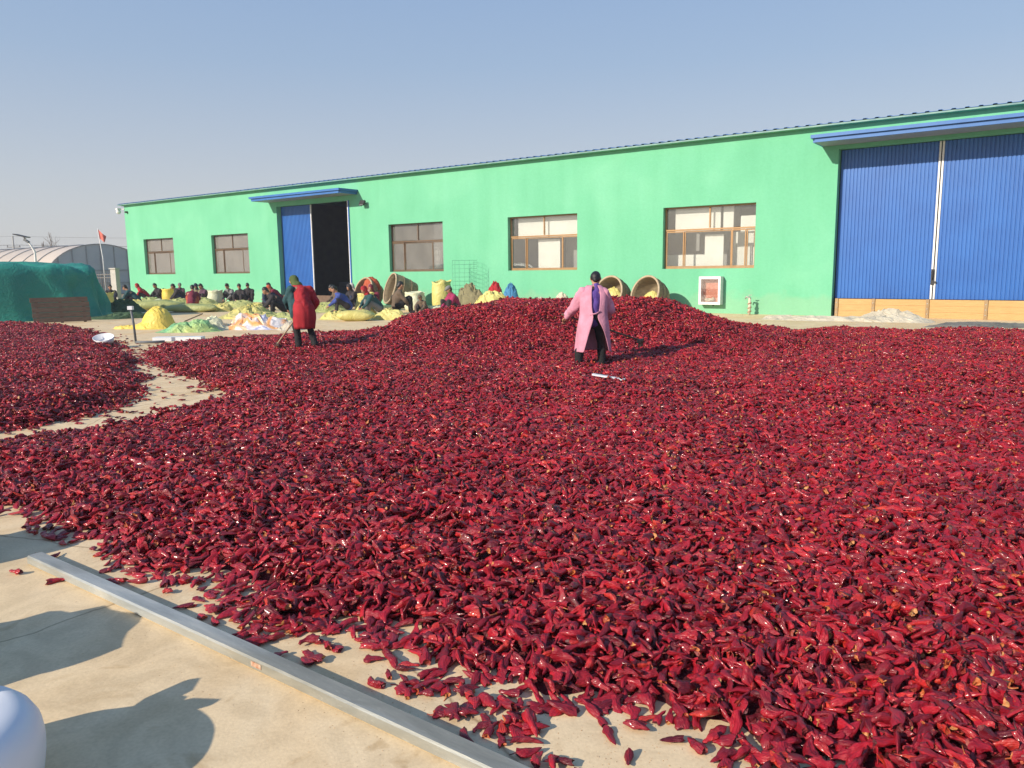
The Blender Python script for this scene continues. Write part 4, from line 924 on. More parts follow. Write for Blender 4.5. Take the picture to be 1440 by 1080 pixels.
def V(*a): return Vector(a)
def sit_pose(lean=.30, turn=0.0, arm=.55, spread=.18):
    J = dict(pelvis=V(0, 0, .24), chest=V(0, lean * .62, .52), neck=V(turn * .05, lean * 1.0, .70), head=V(turn * .08, lean * 1.25 + .02, .84))
    for s, k in ((-1, 'l'), (1, 'r')):
        J['sh' + k] = J['chest'] + V(s * .175, lean * .22, .10)
        J['el' + k] = J['sh' + k] + V(s * .07, .15, -.22); J['ha' + k] = V(s * .11 + turn * .1, lean + arm * .62, .24)
        J['hip' + k] = V(s * .10, .02, .23); J['kn' + k] = V(s * spread, .40, .46); J['an' + k] = V(s * (spread * .9), .42, .08); J['to' + k] = V(s * spread, .58, .04)
    return J
def build_person(label, loc, rz, J, jm, tm, head, hm, seed=1, vox=.03, fingers=False, vest=None, group=None, shoe='dark', scale=1.0, jr=1.0, arms=True):
    P = thing('person', label, 'person', loc, rz, group); P.scale = (scale,) * 3
    c = [(J['pelvis'], .12, J['chest'], .13), (J['chest'], .13, J['neck'], .06), (J['neck'], .055, J['head'], .06)]
    hd = J['head']; fwd = J.get('face', V(0, 1, -.35)).normalized(); upv = V(0, 0, 1) - fwd * fwd.z; upv.normalize(); rt = fwd.cross(upv)
    R = Matrix((rt, fwd, upv)).transposed()
    c += [(hd, (.078, .095, .115), R), (hd + fwd * .09 - upv * .01, .018, hd + fwd * .105 - upv * .03, .02), (hd - upv * .07 + fwd * .03, .05, hd - upv * .075 + fwd * .055, .04)]
    for s in (-1, 1): c.append((hd + rt * s * .078, .022, hd + rt * s * .08 + upv * .02, .02))
    for k in 'lr':
        s = -1 if k == 'l' else 1
        c += [(J['chest'] + V(s * .08, 0, .06), .09, J['sh' + k], .06), (J['sh' + k], .055, J['el' + k], .042), (J['el' + k], .042, J['ha' + k], .028)]
        c += [(J['hip' + k], .085, J['kn' + k], .058), (J['kn' + k], .056, J['an' + k], .038), (J['an' + k], .04, J['to' + k], .03)]
        d = (J['ha' + k] - J['el' + k]).normalized(); q = J['ha' + k]; sd = d.cross(V(0, 0, 1)); sd = sd.normalized() if sd.length > .01 else V(1, 0, 0); pn = sd.cross(d)
        c.append((q + d * .01, .03, q + d * .075, .034))
        if fingers:
            for i, (off, L) in enumerate(((-.028, .06), (-.010, .072), (.010, .068), (.027, .052))):
                b0 = q + d * .09 + sd * off; b1 = b0 + d * L * .5 - pn * .012; b2 = b1 + d * L * .15 - pn * L * .45; c += [(b0, .0105, b1, .0095), (b1, .0095, b2, .008)]
            b0 = q + d * .03 - sd * .034; b1 = b0 + d * .035 - sd * .018; b2 = b1 + d * .03 + sd * .008 - pn * .015; c += [(b0, .013, b1, .011), (b1, .011, b2, .009)]
        else:
            for off in (-.024, -.008, .008, .024): c.append((q + d * .08 + sd * off, .012, q + d * .14 + sd * off - pn * .02, .010))
            c.append((q + d * .03 - sd * .03, .013, q + d * .075 - sd * .05, .011))
    put('body', blob_mesh(c, vox * (.45 if fingers else .7), 2), M['skin'], P)
    if jr:
        j = [(J['pelvis'] + V(0, 0, .0), .17 * jr, J['chest'], .175 * jr), (J['chest'], .17 * jr, J['neck'] - V(0, 0, .04), .10 * jr)]
        for k in ('lr' if arms is True else arms): j += [(J['chest'] + V(0, 0, .05), .12, J['sh' + k], .085), (J['sh' + k], .085, J['el' + k], .068), (J['el' + k], .066, J['ha' + k] + (J['el' + k] - J['ha' + k]) * .12, .05)]
        put('jacket', blob_mesh(j, vox, 2, .022, seed), M[jm], P)
    t = [(J['pelvis'], .145, J['pelvis'] + V(0, .03, -.02), .14)]
    for k in 'lr': t += [(J['hip' + k], .11, J['kn' + k], .078), (J['kn' + k], .078, J['an' + k], .06)]
    put('trousers', blob_mesh(t, vox, 2, .016, seed + 5), M[tm], P)
    for k in 'lr': put('shoe', blob_mesh([(J['an' + k] - V(0, 0, .03), .045, J['to' + k], .038)], .022, 1), M[shoe], P)
    if head == 'hair':
        put('hair', blob_mesh([(hd + upv * .025 - fwd * .02, (.092, .105, .115), R), (hd - fwd * .06 - upv * .04, .06, hd - fwd * .07 - upv * .06, .05)], .02, 2, .01, seed), M[hm], P)
    elif head == 'scarf':
        put('headscarf', blob_mesh([(hd + upv * .02 - fwd * .025, (.103, .112, .128), R), (hd - upv * .1 - fwd * .03, .075, J['neck'], .10), (hd - upv * .12 + fwd * .02, .05, hd - upv * .14 + fwd * .03, .05)], .022, 2, .014, seed), M[hm], P)
    elif head == 'cap':
        put('hair', blob_mesh([(hd - fwd * .02, (.088, .10, .11), R)], .02, 2), M['hair'], P)
        put('cap', blob_mesh([(hd + upv * .055, (.098, .115, .075), R), (hd + upv * .05 + fwd * .08, .03, hd + upv * .035 + fwd * .16, .02)], .02, 2), M[hm], P)
    e = MB()
    for s in (-1, 1): e.ell(hd + fwd * .086 + rt * s * .032 + upv * .012, (.012, .008, .008), 6, 4)
    e.build('eyes', M['black'], P)
    return P
GP = 'people sorting peppers on the ground'
rp = random.Random(11)
# label, place, facing (degrees, 0 looks away from the camera), jacket, trousers, headwear, its cloth, lean
SIT = [
 ('seated sorter in a pale pink headscarf behind the full yellow sack', (-22.9, 43.0), 100, 'dark', 'dark', 'scarf', 'rosy', .25),
 ('seated sorter with dark hair just right of the pale pink headscarf', (-23.2, 45.2), 200, 'dark', 'navy', 'hair', 'hair', .25),
 ('seated sorter in a dark teal jacket bending left before the fence', (-20.6, 42.9), 95, 'teal', 'blackc', 'hair', 'hair', .42),
 ('seated sorter in a bright red hooded jacket by the warehouse corner', (-22.7, 48.6), 110, 'red', 'dark', 'scarf', 'red', .36),
 ('seated sorter in dark brown next to the bright red hood', (-21.7, 48.4), 150, 'dark', 'dark', 'hair', 'hair', .28),
 ('sorter in dark clothes and a grey cap behind the bright yellow sack', (-20.9, 49.2), 190, 'plum', 'dark', 'cap', 'grey', .12),
 ('dark haired sorter crouching behind the one in maroon', (-18.9, 45.0), 120, 'dark', 'navy', 'hair', 'hair', .38),
 ('seated sorter in a maroon jacket with its back to the yard, orange trousers', (-16.0, 38.9), 15, 'maroon', 'orange', 'hair', 'hair', .45),
 ('sorter with a dark blue headscarf beside the pale open sack', (-18.1, 45.2), 170, 'olive', 'dark', 'scarf', 'navy', .2),
 ('seated sorter in plum brown between blue headscarf and pale sack', (-17.25, 44.3), 140, 'plum', 'dark', 'hair', 'hair', .25),
 ('sorter in dark clothes sitting upright, white gloves, in front of its companion', (-14.6, 42.2), 172, 'dark', 'dark', 'hair', 'hair', .18),
 ('sorter half hidden behind the upright dark clothed sorter', (-15.0, 44.6), 185, 'dark', 'dark', 'hair', 'hair', .12),
 ('seated sorter with an orange red cap and blue jacket', (-11.4, 36.2), 215, 'navy', 'dark', 'scarf', 'orange', .38),
 ('sorter in dark clothes with grey sleeves bending over yellow sacks', (-9.3, 31.9), 110, 'dark', 'blackc', 'hair', 'hair', .48),
 ('seated sorter in a royal blue jacket before the open doorway', (-7.0, 33.4), 105, 'blue_j', 'dark', 'hair', 'hair', .38),
 ('stooping sorter in dark plum with a white headscarf at the doorway edge', (-7.55, 38.9), 130, 'plum', 'dark', 'scarf', 'white_s', .30),
 ('seated sorter with a red headscarf and slate teal jacket', (-5.35, 31.4), 120, 'teal', 'grey', 'scarf', 'red', .40),
 ('sorter in dark red behind the one with the red headscarf', (-6.05, 34.9), 160, 'maroon', 'orange', 'scarf', 'maroon', .25),
 ('sorter in near black kneeling left of the heaped dark clothes', (-7.25, 36.6), 140, 'dark', 'navy', 'scarf', 'dark', .3),
 ('sorter in dark purple with a rosy headscarf before the heaped dark clothes', (-6.55, 35.7), 205, 'plum', 'dark', 'scarf', 'rosy', .2),
 ('sorter in brown and black close behind the seated royal blue jacket', (-7.6, 35.3), 120, 'brown', 'dark', 'hair', 'hair', .35),
 ('sorter in slate clothes at the right end of the pale open sack', (-15.7, 43.9), 160, 'grey', 'dark', 'hair', 'hair', .3),
 ('sorter in maroon stooping behind the upright yellow sacks by the wall', (-13.2, 44.4), 120, 'maroon', 'dark', 'scarf', 'dark', .4),
 ('broad seated sorter in a brown jacket with legs stretched right', (-4.75, 32.2), -75, 'brown', 'blackc', 'hair', 'hair', .10),
 ('sorter in brown low behind the left shoulder of the mound', (-3.35, 30.4), 150, 'brown', 'dark', 'cap', 'brown', .35),
 ('sorter in a magenta jacket and grey cap behind the mound', (-2.15, 30.6), 120, 'magenta', 'dark', 'cap', 'grey', .20),
]
for i, (lb, (x, y), ang, jm, tm, hk, hm, ln) in enumerate(SIT):
    J = sit_pose(ln, rp.uniform(-.5, .5), rp.uniform(.35, .6), rp.uniform(.14, .24))
    J['face'] = V(rp.uniform(-.3, .3), 1, -.55)
    build_person(lb, (x, y, .0), math.radians(ang), J, jm, tm, hk, hm, i * 3 + 1, .032, group=GP, scale=1.36 if lb.startswith('broad') else .85 if 'low behind' in lb else 1.20)

# raker in the pink coat, back to the camera
PK = dict(pelvis=V(0, 0, .82), chest=V(.01, .10, 1.14), neck=V(.03, .20, 1.36), head=V(.045, .29, 1.47), face=V(.15, 1, -.7))
PK.update(shl=V(-.17, .13, 1.24), ell=V(-.31, .20, 1.02), hal=V(-.44, .36, .83), shr=V(.19, .13, 1.24), elr=V(.27, .16, .97), har=V(.22, .38, .78))
PK.update(hipl=V(-.09, 0, .80), knl=V(-.19, .09, .46), anl=V(-.25, -.06, .08), tol=V(-.27, .09, .03), hipr=V(.09, 0, .80), knr=V(.12, .08, .46), anr=V(.145, .02, .08), tor=V(.18, .17, .03))
pk = build_person('person in a long pink coat open at the back raking the mound', (1.40, 13.15, pile_z(1.4, 13.15) - .06), -.06, PK, 'purple', 'blackc', 'hair', 'hair', 9, .024, True, shoe='blackc', scale=1.02, jr=.90, arms='')
def pink_coat(parent):
    rows = [(1.37, .10, .095, .19), (1.32, .165, .125, .165), (1.26, .225, .15, .13), (1.16, .23, .175, .10), (1.05, .225, .19, .08), (.95, .222, .192, .04), (.86, .225, .195, .015), (.76, .245, .21, 0), (.64, .26, .22, -.01), (.5, .275, .23, -.015), (.38, .285, .235, -.02), (.27, .295, .24, -.02)]
    gap = [.62, .56, .50, .46, .44, .40, .14, .40, .70, .95, 1.15, 1.32]
    n = 44; vs = []; fs = []
    for r_, ((z, rx, ry, cy), g_) in enumerate(zip(rows, gap)):
        for k in range(n + 1):
            a = -math.pi / 2 + g_ * .75 + (2 * math.pi - g_ * 1.0 - g_ * .24) * k / n + .10 * (1 if z < .8 else .6)
            fo = 1 + (.05 + .06 * max(0, (1 - z) * .9)) * fbm(math.cos(a) * 2.6, math.sin(a) * 2.6, z * 1.6, 5) + .03 * fbm(math.cos(a) * 5, math.sin(a) * 5, z * 9, 3)
            fo += (.03 * math.sin(a * 9 + z * 2) * max(0, .9 - z))
            vs.append((.02 * (z - .8) + rx * math.cos(a) * fo, cy + ry * math.sin(a) * fo, z + .008 * nz(a * 2, z * 3)))
    for j in range(len(rows) - 1):
        for k in range(n): a = j * (n + 1) + k; fs.append((a, a + 1, a + n + 2, a + n + 1))
    o = MB().add(vs, fs).build('coat', M['pink'], parent, True)
    so = o.modifiers.new('thick', 'SOLIDIFY'); so.thickness = .012; so.offset = -1
    su = o.modifiers.new('sub', 'SUBSURF'); su.levels = 1; su.render_levels = 1
    for k in 'lr':
        c = [(PK['chest'] + V(-.11 if k == 'l' else .11, .04, .09), .10, PK['sh' + k], .098), (PK['sh' + k], .098, PK['el' + k], .085), (PK['el' + k], .085, PK['ha' + k] + (PK['el' + k] - PK['ha' + k]) * .10, .066)]
        put('coat_sleeve', blob_mesh(c, .022, 2, .03, 3), M['pink'], parent)
    tie = MB().tube([(-.14, .0, .905), (-.06, -.175, .90), (.03, -.185, .915), (.10, -.15, .95)], .012, 6).build('tie', M['pink'], parent, True)
pink_coat(pk)
for k, s in (('l', -1), ('r', 1)):
    put('boot', blob_mesh([(PK['an' + k] + V(0, 0, -.02), .062, PK['an' + k] + V(s * -.01, .02, .20), .082), (PK['an' + k] - V(0, 0, .02), .06, PK['to' + k], .045)], .022, 2), M['blackc'], pk)
rk = thing('rake', 'long handled wooden rake held by the person in the pink coat', 'rake', (1.40, 13.15, pile_z(1.4, 13.15) - .06))
pa = V(-.52, .33, .90); pb = V(.98, 1.05, .36)
MB().tube([pa, pa.lerp(pb, .5), pb], [.017, .017, .016], 8).build('handle', M['oldwood'], rk, True)
MB().box(pb, (.45, .05, .04), 1.2).build('rake_head', M['oldwood'], rk)
for i in range(8):
    q = pb + Vector((math.cos(1.2), math.sin(1.2), 0)) * (-.2 + i * .057); MB().tube([q, q - V(0, 0, .12)], .007, 5).build('tine', M['oldwood'], rk)

# raker in the red coat, seen from behind, turned left
RD = dict(pelvis=V(0, 0, .82), chest=V(.0, .18, 1.11), neck=V(-.0, .32, 1.27), head=V(-.02, .43, 1.34), face=V(.0, 1, -1.1))
RD.update(shl=V(-.17, .20, 1.19), ell=V(-.24, .34, .97), hal=V(-.12, .52, .80), shr=V(.17, .17, 1.18), elr=V(.27, .10, .94), har=V(.24, .24, .72))
RD.update(hipl=V(-.09, 0, .80), knl=V(-.12, .17, .47), anl=V(-.13, .06, .08), tol=V(-.14, .22, .03), hipr=V(.09, 0, .80), knr=V(.13, .10, .46), anr=V(.16, -.08, .08), tor=V(.18, .07, .03))
rdp = build_person('person in a red coat with dark vest and green headscarf raking peppers', (-4.08, 15.3, pile_z(-4.08, 15.3) - .05), math.radians(36), RD, 'red', 'blackc', 'scarf', 'green_s', 21, .024, True, shoe='blackc', scale=.99, jr=.98, arms='r')
rows = [(.96, .165, .165, .09), (.88, .19, .18, .055), (.80, .205, .19, .03), (.72, .21, .195, .02), (.64, .208, .192, .015), (.56, .20, .185, .02), (.48, .19, .178, .025), (.42, .182, .172, .03)]
n = 48; vs = []; fs = []
for (z, rx, ry, cy) in rows:
    for k in range(n):
        a = 2 * math.pi * k / n; dn = max(0, .95 - z)
        fo = 1.0 + (.05 + .16 * dn) * fbm(math.cos(a) * 2.8 + 4, math.sin(a) * 2.8, z * 1.5, 5) + .07 * math.sin(a * 7 + z * 2) * dn
        vs.append((rx * math.cos(a) * fo, cy + ry * math.sin(a) * fo, z + .05 * dn * fbm(math.cos(a) * 2, math.sin(a) * 2, 3, 3)))
for j in range(len(rows) - 1):
    for k in range(n): a = j * n + k; b = j * n + (k + 1) % n; fs.append((a, b, b + n, a + n))
o = MB().add(vs, fs).build('coat_skirt', M['red'], rdp, True)
so = o.modifiers.new('thick', 'SOLIDIFY'); so.thickness = .012; so.offset = -1
put('vest', blob_mesh([(RD['shl'] + V(.03, .02, -.02), .10, V(-.13, .20, .98), .125), (V(-.13, .20, .98), .125, V(-.13, .13, .72), .13), (V(-.05, .26, .98), .10, V(-.05, .18, .72), .12), (RD['shl'], .095, RD['ell'], .08), (RD['ell'], .08, RD['hal'] + (RD['ell'] - RD['hal']) * .1, .06)], .022, 2, .025, 12), M['teal'], rdp)
put('coat_sleeve', blob_mesh([(RD['chest'] + V(.09, .0, .05), .10, RD['shr'], .10), (RD['shr'], .10, RD['elr'], .084), (RD['elr'], .084, RD['har'] + (RD['elr'] - RD['har']) * .1, .064)], .022, 2, .025, 8), M['red'], rdp)
rk2 = thing('rake', 'pale handled rake held low by the person in the red coat', 'rake', (-4.08, 15.3, pile_z(-4.08, 15.3) - .05))
pa = V(.06, .05, .95); pb = V(-.62, .15, .10)
MB().tube([pa, pa.lerp(pb, .5), pb], [.016, .017, .016], 8).build('handle', M['basket_rim'], rk2, True)
MB().box(pb, (.05, .42, .04), .3).build('rake_head', M['oldwood'], rk2)
for i in range(7):
    q = pb + V(0, -.18 + i * .06, 0); MB().tube([q, q - V(0, 0, .1)], .007, 5).build('tine', M['oldwood'], rk2)

# ------------------------------------------------------------------ peppers
def pepper_geo(seed, nr=9, na=10):
    r = random.Random(seed); L = r.uniform(.074, .110); R0 = r.uniform(.020, .0285); flat = r.uniform(.42, .78)
    ph = [r.uniform(0, 6.28) for _ in range(6)]; bend = r.choice([-1, 1]) * r.random() ** 2 * .026; bz = r.uniform(-.004, .012); kind = r.random()
    tw = r.uniform(-1.4, 1.4); vs = []; fs = []; cre = r.uniform(.16, .34); pinch = r.uniform(.25, .75); pin_a = r.uniform(0, .35)
    for i in range(nr):
        t = i / (nr - 1); x = -L / 2 + L * t
        if kind < .7: pr = (1 - t) ** .66 * (1 - .30 * (1 - t) ** 5) + .03
        elif kind < .88: pr = math.sin(math.pi * min(1, t * .80 + .2)) ** .75 * .95 + .04
        else: pr = .75 * (1 - t * .55) * (1 - .2 * math.cos(t * 9)) + .02
        pr *= 1 - pin_a * math.exp(-((t - pinch) / .12) ** 2)
        if i == nr - 1: pr = .05
        for k in range(na):
            a = 2 * math.pi * k / na + tw * t
            w_ = 1 + .17 * math.cos(2 * a + ph[0] + 2 * t) + .12 * math.cos(3 * a + ph[1] - 3 * t) + cre * (abs(math.cos(2.5 * a + ph[2] + 1.3 * math.sin(5 * t + ph[5]))) - .6) + .10 * math.sin(11 * t + ph[3] + 2 * a)
            w_ += r.uniform(-.06, .06)
            rr = R0 * pr * max(.22, w_)
            vs.append((x + .005 * math.cos(2 * a + ph[1]) * (1 if i == 0 else 0), rr * math.cos(a) + bend * math.sin(math.pi * t), rr * math.sin(a) * flat + bz * math.sin(math.pi * t)))
    for i in range(nr - 1):
        for k in range(na): a = i * na + k; b = i * na + (k + 1) % na; fs.append((a, b, b + na, a + na))
    fs.append(tuple((nr - 1) * na + k for k in range(na)))
    # torn end: ragged shallow cup with a broken calyx stub
    tv = [vs[k] for k in range(na)]; c = Vector((0, 0, 0))
    for p in tv: c += Vector(p)
    c /= na; tf = []
    inn = [tuple(Vector(p).lerp(c, .45) + Vector((r.uniform(.002, .012), r.uniform(-.003, .003), r.uniform(-.003, .003)))) for p in tv]
    tv = tv + inn + [tuple(c + Vector((r.uniform(-.006, .012), 0, 0)))]
    for k in range(na):
        k2 = (k + 1) % na; tf.append((k2, k, na + k, na + k2)); tf.append((na + k2, na + k, 2 * na))
    if r.random() < .22:                                         # a dry stalk still on
        p0 = c + Vector((.004, 0, 0)); p1 = p0 + Vector((-.016, r.uniform(-.006, .006), r.uniform(0, .008))); p2 = p1 + Vector((-.016, r.uniform(-.012, .012), r.uniform(0, .01)))
        q = MB(); q.tube([p0, p1, p2], [.0045, .0026, .0022], 5); o_ = len(tv); tv = tv + q.v; tf = tf + [tuple(i_ + o_ for i_ in f) for f in q.f]
    return vs, fs, tv, tf, R0 * flat
NV = 24; skins = []; torns = []; full = []
for i in range(NV):
    vs, fs, tv, tf, hh = pepper_geo(100 + i, 12, 15)
    a = MB(); a.add(vs, fs); me = a.mesh('dried_pepper'); me.materials.append(M['pepper']); me.polygons.foreach_set('use_smooth', [True] * len(me.polygons)); skins.append((me, hh))
    b = MB(); b.add(tv, tf); mt = b.mesh('torn_end'); mt.materials.append(M['torn']); torns.append(mt)
    c = MB(); c.add(vs, fs); c.cur = 1; c.add(tv, tf); mf = c.mesh('pepper_single'); mf.materials.append(M['pepper']); mf.materials.append(M['torn']); mf.polygons.foreach_set('material_index', c.mi)
    mf.polygons.foreach_set('use_smooth', [True] * len(mf.polygons)); full.append(mf)
protos = bpy.data.collections.new('pepper_shapes')          # not linked to the scene: source shapes for the piles
for i, mf in enumerate(full): protos.objects.link(bpy.data.objects.new('p%02d' % i, mf))
NC = 10
for i in range(NC):                                          # clumps of peppers for the far part of the piles
    r = random.Random(900 + i); c = MB(); cvs = []
    for k in range(13):
        vs, fs, tv, tf, hh = pepper_geo(300 + i * 20 + k, 7, 7)
        Rm = Matrix.Rotation(r.uniform(0, 6.28), 3, 'Z') @ Matrix.Rotation(r.gauss(0, .35), 3, 'Y') @ Matrix.Rotation(r.uniform(0, 6.28), 3, 'X')
        rad = .19 * math.sqrt(r.random()); an = r.uniform(0, 6.28); off = Vector((rad * math.cos(an), rad * math.sin(an), r.uniform(-.02, .03))); val = r.random()
        c.cur = 0; c.add([Rm @ Vector(p) + off for p in vs], fs); cvs += [val] * len(vs)
        c.cur = 1; c.add([Rm @ Vector(p) + off for p in tv], tf); cvs += [val] * len(tv)
    mc = c.mesh('pepper_clump'); mc.materials.append(M['pepper']); mc.materials.append(M['torn']); mc.polygons.foreach_set('material_index', c.mi)
    at_ = mc.attributes.new('cv', 'FLOAT', 'POINT'); at_.data.foreach_set('value', cvs)
    mc.polygons.foreach_set('use_smooth', [True] * len(mc.polygons))
    protos.objects.link(bpy.data.objects.new('q%02d' % i, mc))

def qmul(a, b):
    w1, x1, y1, z1 = a.T; w2, x2, y2, z2 = b.T
    return np.stack([w1 * w2 - x1 * x2 - y1 * y2 - z1 * z2, w1 * x2 + x1 * w2 + y1 * z2 - z1 * y2, w1 * y2 - x1 * z2 + y1 * w2 + z1 * x2, w1 * z2 + x1 * y2 - y1 * x2 + z1 * w2], 1)
def qax(ax, an):
    q = np.zeros((len(an), 4)); q[:, 0] = np.cos(an / 2); q[:, 1 + ax] = np.sin(an / 2); return q
def slope_q(poly, X, Y, mound):
    e = .12; h0, _ = height(poly, X, Y, mound); hx, _ = height(poly, X + e, Y, mound); hy, _ = height(poly, X, Y + e, mound)
    nx, ny = -(hx - h0) / e, -(hy - h0) / e; nx = np.clip(nx, -.8, .8); ny = np.clip(ny, -.8, .8)
    L = np.sqrt(nx * nx + ny * ny + 1); nx, ny, nz_ = nx / L, ny / L, 1 / L
    q = np.stack([1 + nz_, -ny, nx, np.zeros_like(nx)], 1); return q / np.linalg.norm(q, axis=1)[:, None]
NEAR_R = 9.0
def in_view(X, Y, m):  # keep a generous margin to either side for other viewpoints
    return (np.abs(X) < (Y + 2.0) * (.70 + m))
def sample(poly, mound, dens_near, dens_far, bbox):
    x0, x1, y0, y1 = bbox; out = []
    # single peppers near by
    N = int((x1 - x0) * (min(y1, NEAR_R + .5) - y0) * dens_near) if y0 < NEAR_R else 0
    X = rng.uniform(x0, x1, N); Y = rng.uniform(y0, min(y1, NEAR_R + .5), N) if N else np.zeros(0)
    R_ = np.hypot(X, Y); k = (R_ < NEAR_R) & in_view(X, Y, .25); X, Y = X[k], Y[k]
    h, s = height(poly, X, Y, mound)
    cl = .5 + 1.6 * np.clip(vnoise(X, Y, .30, 12) + .25, 0, 1) ** 1.0
    p = np.clip((s + .05) / .50, 0, 1) ** 1.4 * .97 + np.exp(-np.clip(-s, 0, 9) / .19) * .058 * cl * (s < .12) + .0009 * ((s < 0) & (s > -.75))
    hole = np.ones_like(X)
    for (hx, hy, ra, rb_) in HOLES: hole *= 1 - np.exp(-(((X - hx) / (ra * 1.1)) ** 2 + ((Y - hy) / (rb_ * 1.1)) ** 2) ** 2)
    bl = (X - bA.x) * side.x + (Y - bA.y) * side.y                # none lie on or before the steel tube
    k = (rng.random(len(X)) < p * hole) & (bl > .085); X, Y, h, s = X[k], Y[k], h[k], s[k]
    n_ = len(X); idx = rng.integers(0, NV, n_); scl = rng.uniform(.82, 1.18, n_)
    hh = np.array([q[1] for q in skins])[idx] * scl
    depth = np.clip(h - .02, 0, .055)
    Z = np.maximum(hh * .95, h - rng.random(n_) ** 1.3 * depth + rng.uniform(-.006, .012, n_))
    free = np.clip((h - .02) / .05, 0, 1)
    Z = np.where(free < .2, hh * .95 + rng.random(n_) * .004, Z)
    tilt = rng.normal(0, .30, n_) * free; roll = np.where(free > .3, rng.uniform(0, 6.28, n_), rng.choice([0., math.pi], n_) + rng.normal(0, .12, n_))
    q = qmul(slope_q(poly, X, Y, mound), qmul(qax(2, rng.uniform(0, 6.28, n_)), qmul(qax(1, tilt), qax(0, roll))))
    out.append((X, Y, Z, q, scl, idx))
    # clumps farther off
    ya = max(y0, 3.0); N = int((x1 - x0) * (y1 - ya) * dens_far); X = rng.uniform(x0, x1, N); Y = rng.uniform(ya, y1, N); R_ = np.hypot(X, Y)
    k = (R_ >= NEAR_R - .1) & in_view(X, Y, .12); X, Y = X[k], Y[k]; h, s = height(poly, X, Y, mound)
    k = rng.random(len(X)) < np.clip((s - .06) / .22, 0, 1); X, Y, h, s = X[k], Y[k], h[k], s[k]; n_ = len(X)
    Z = np.maximum(.028, h - .012 + rng.uniform(-.02, .015, n_))
    q = qmul(slope_q(poly, X, Y, mound), qax(2, rng.uniform(0, 6.28, n_)))
    out.append((X, Y, Z, q, rng.uniform(.85, 1.12, n_), NV + rng.integers(0, NC, n_)))
    # loose single peppers round the far edges
    N = int((x1 - x0) * (y1 - ya) * 60); X = rng.uniform(x0, x1, N); Y = rng.uniform(ya, y1, N); R_ = np.hypot(X, Y); k = (R_ >= NEAR_R - .1) & in_view(X, Y, .12); X, Y = X[k], Y[k]; h, s = height(poly, X, Y, mound)
    k = (s > -1.0) & (s < .12) & (rng.random(len(X)) < np.exp(-np.clip(-s, 0, 9) / .16) * .55); X, Y = X[k], Y[k]; n_ = len(X)
    idx = rng.integers(0, NV, n_); Z = np.full(n_, .016)
    out.append((X, Y, Z, qax(2, rng.uniform(0, 6.28, n_)), rng.uniform(.85, 1.15, n_), idx))
    res = [np.concatenate([o[i] for o in out]) for i in range(6)]
    sv = np.repeat(res[4][:, None], 3, 1); one = res[5] < NV; kk = int(one.sum())
    sv[one] *= np.stack([rng.uniform(.82, 1.18, kk), rng.uniform(.72, 1.22, kk), rng.uniform(.70, 1.12, kk)], 1); res[4] = sv
    return res

def gn_tree():
    t = bpy.data.node_groups.new('pepper_scatter', 'GeometryNodeTree')
    t.interface.new_socket('Geometry', in_out='INPUT', socket_type='NodeSocketGeometry'); t.interface.new_socket('Geometry', in_out='OUTPUT', socket_type='NodeSocketGeometry')
    n = t.nodes; l = t.links; gi = n.new('NodeGroupInput'); go = n.new('NodeGroupOutput')
    def na(name, ty): a = n.new('GeometryNodeInputNamedAttribute'); a.data_type = ty; a.inputs[0].default_value = name; return a.outputs[0]
    ci = n.new('GeometryNodeCollectionInfo'); ci.inputs['Collection'].default_value = protos; ci.inputs['Separate Children'].default_value = True; ci.inputs['Reset Children'].default_value = True
    ip = n.new('GeometryNodeInstanceOnPoints'); l.new(gi.outputs[0], ip.inputs['Points']); l.new(ci.outputs[0], ip.inputs['Instance'])
    l.new(na('inst', 'BOOLEAN'), ip.inputs['Selection']); ip.inputs['Pick Instance'].default_value = True
    l.new(na('pick', 'INT'), ip.inputs['Instance Index']); l.new(na('rot', 'QUATERNION'), ip.inputs['Rotation']); l.new(na('scl', 'FLOAT_VECTOR'), ip.inputs['Scale'])
    j = n.new('GeometryNodeJoinGeometry'); l.new(ip.outputs[0], j.inputs[0]); l.new(gi.outputs[0], j.inputs[0]); l.new(j.outputs[0], go.inputs[0])
    return t
TREE = gn_tree()
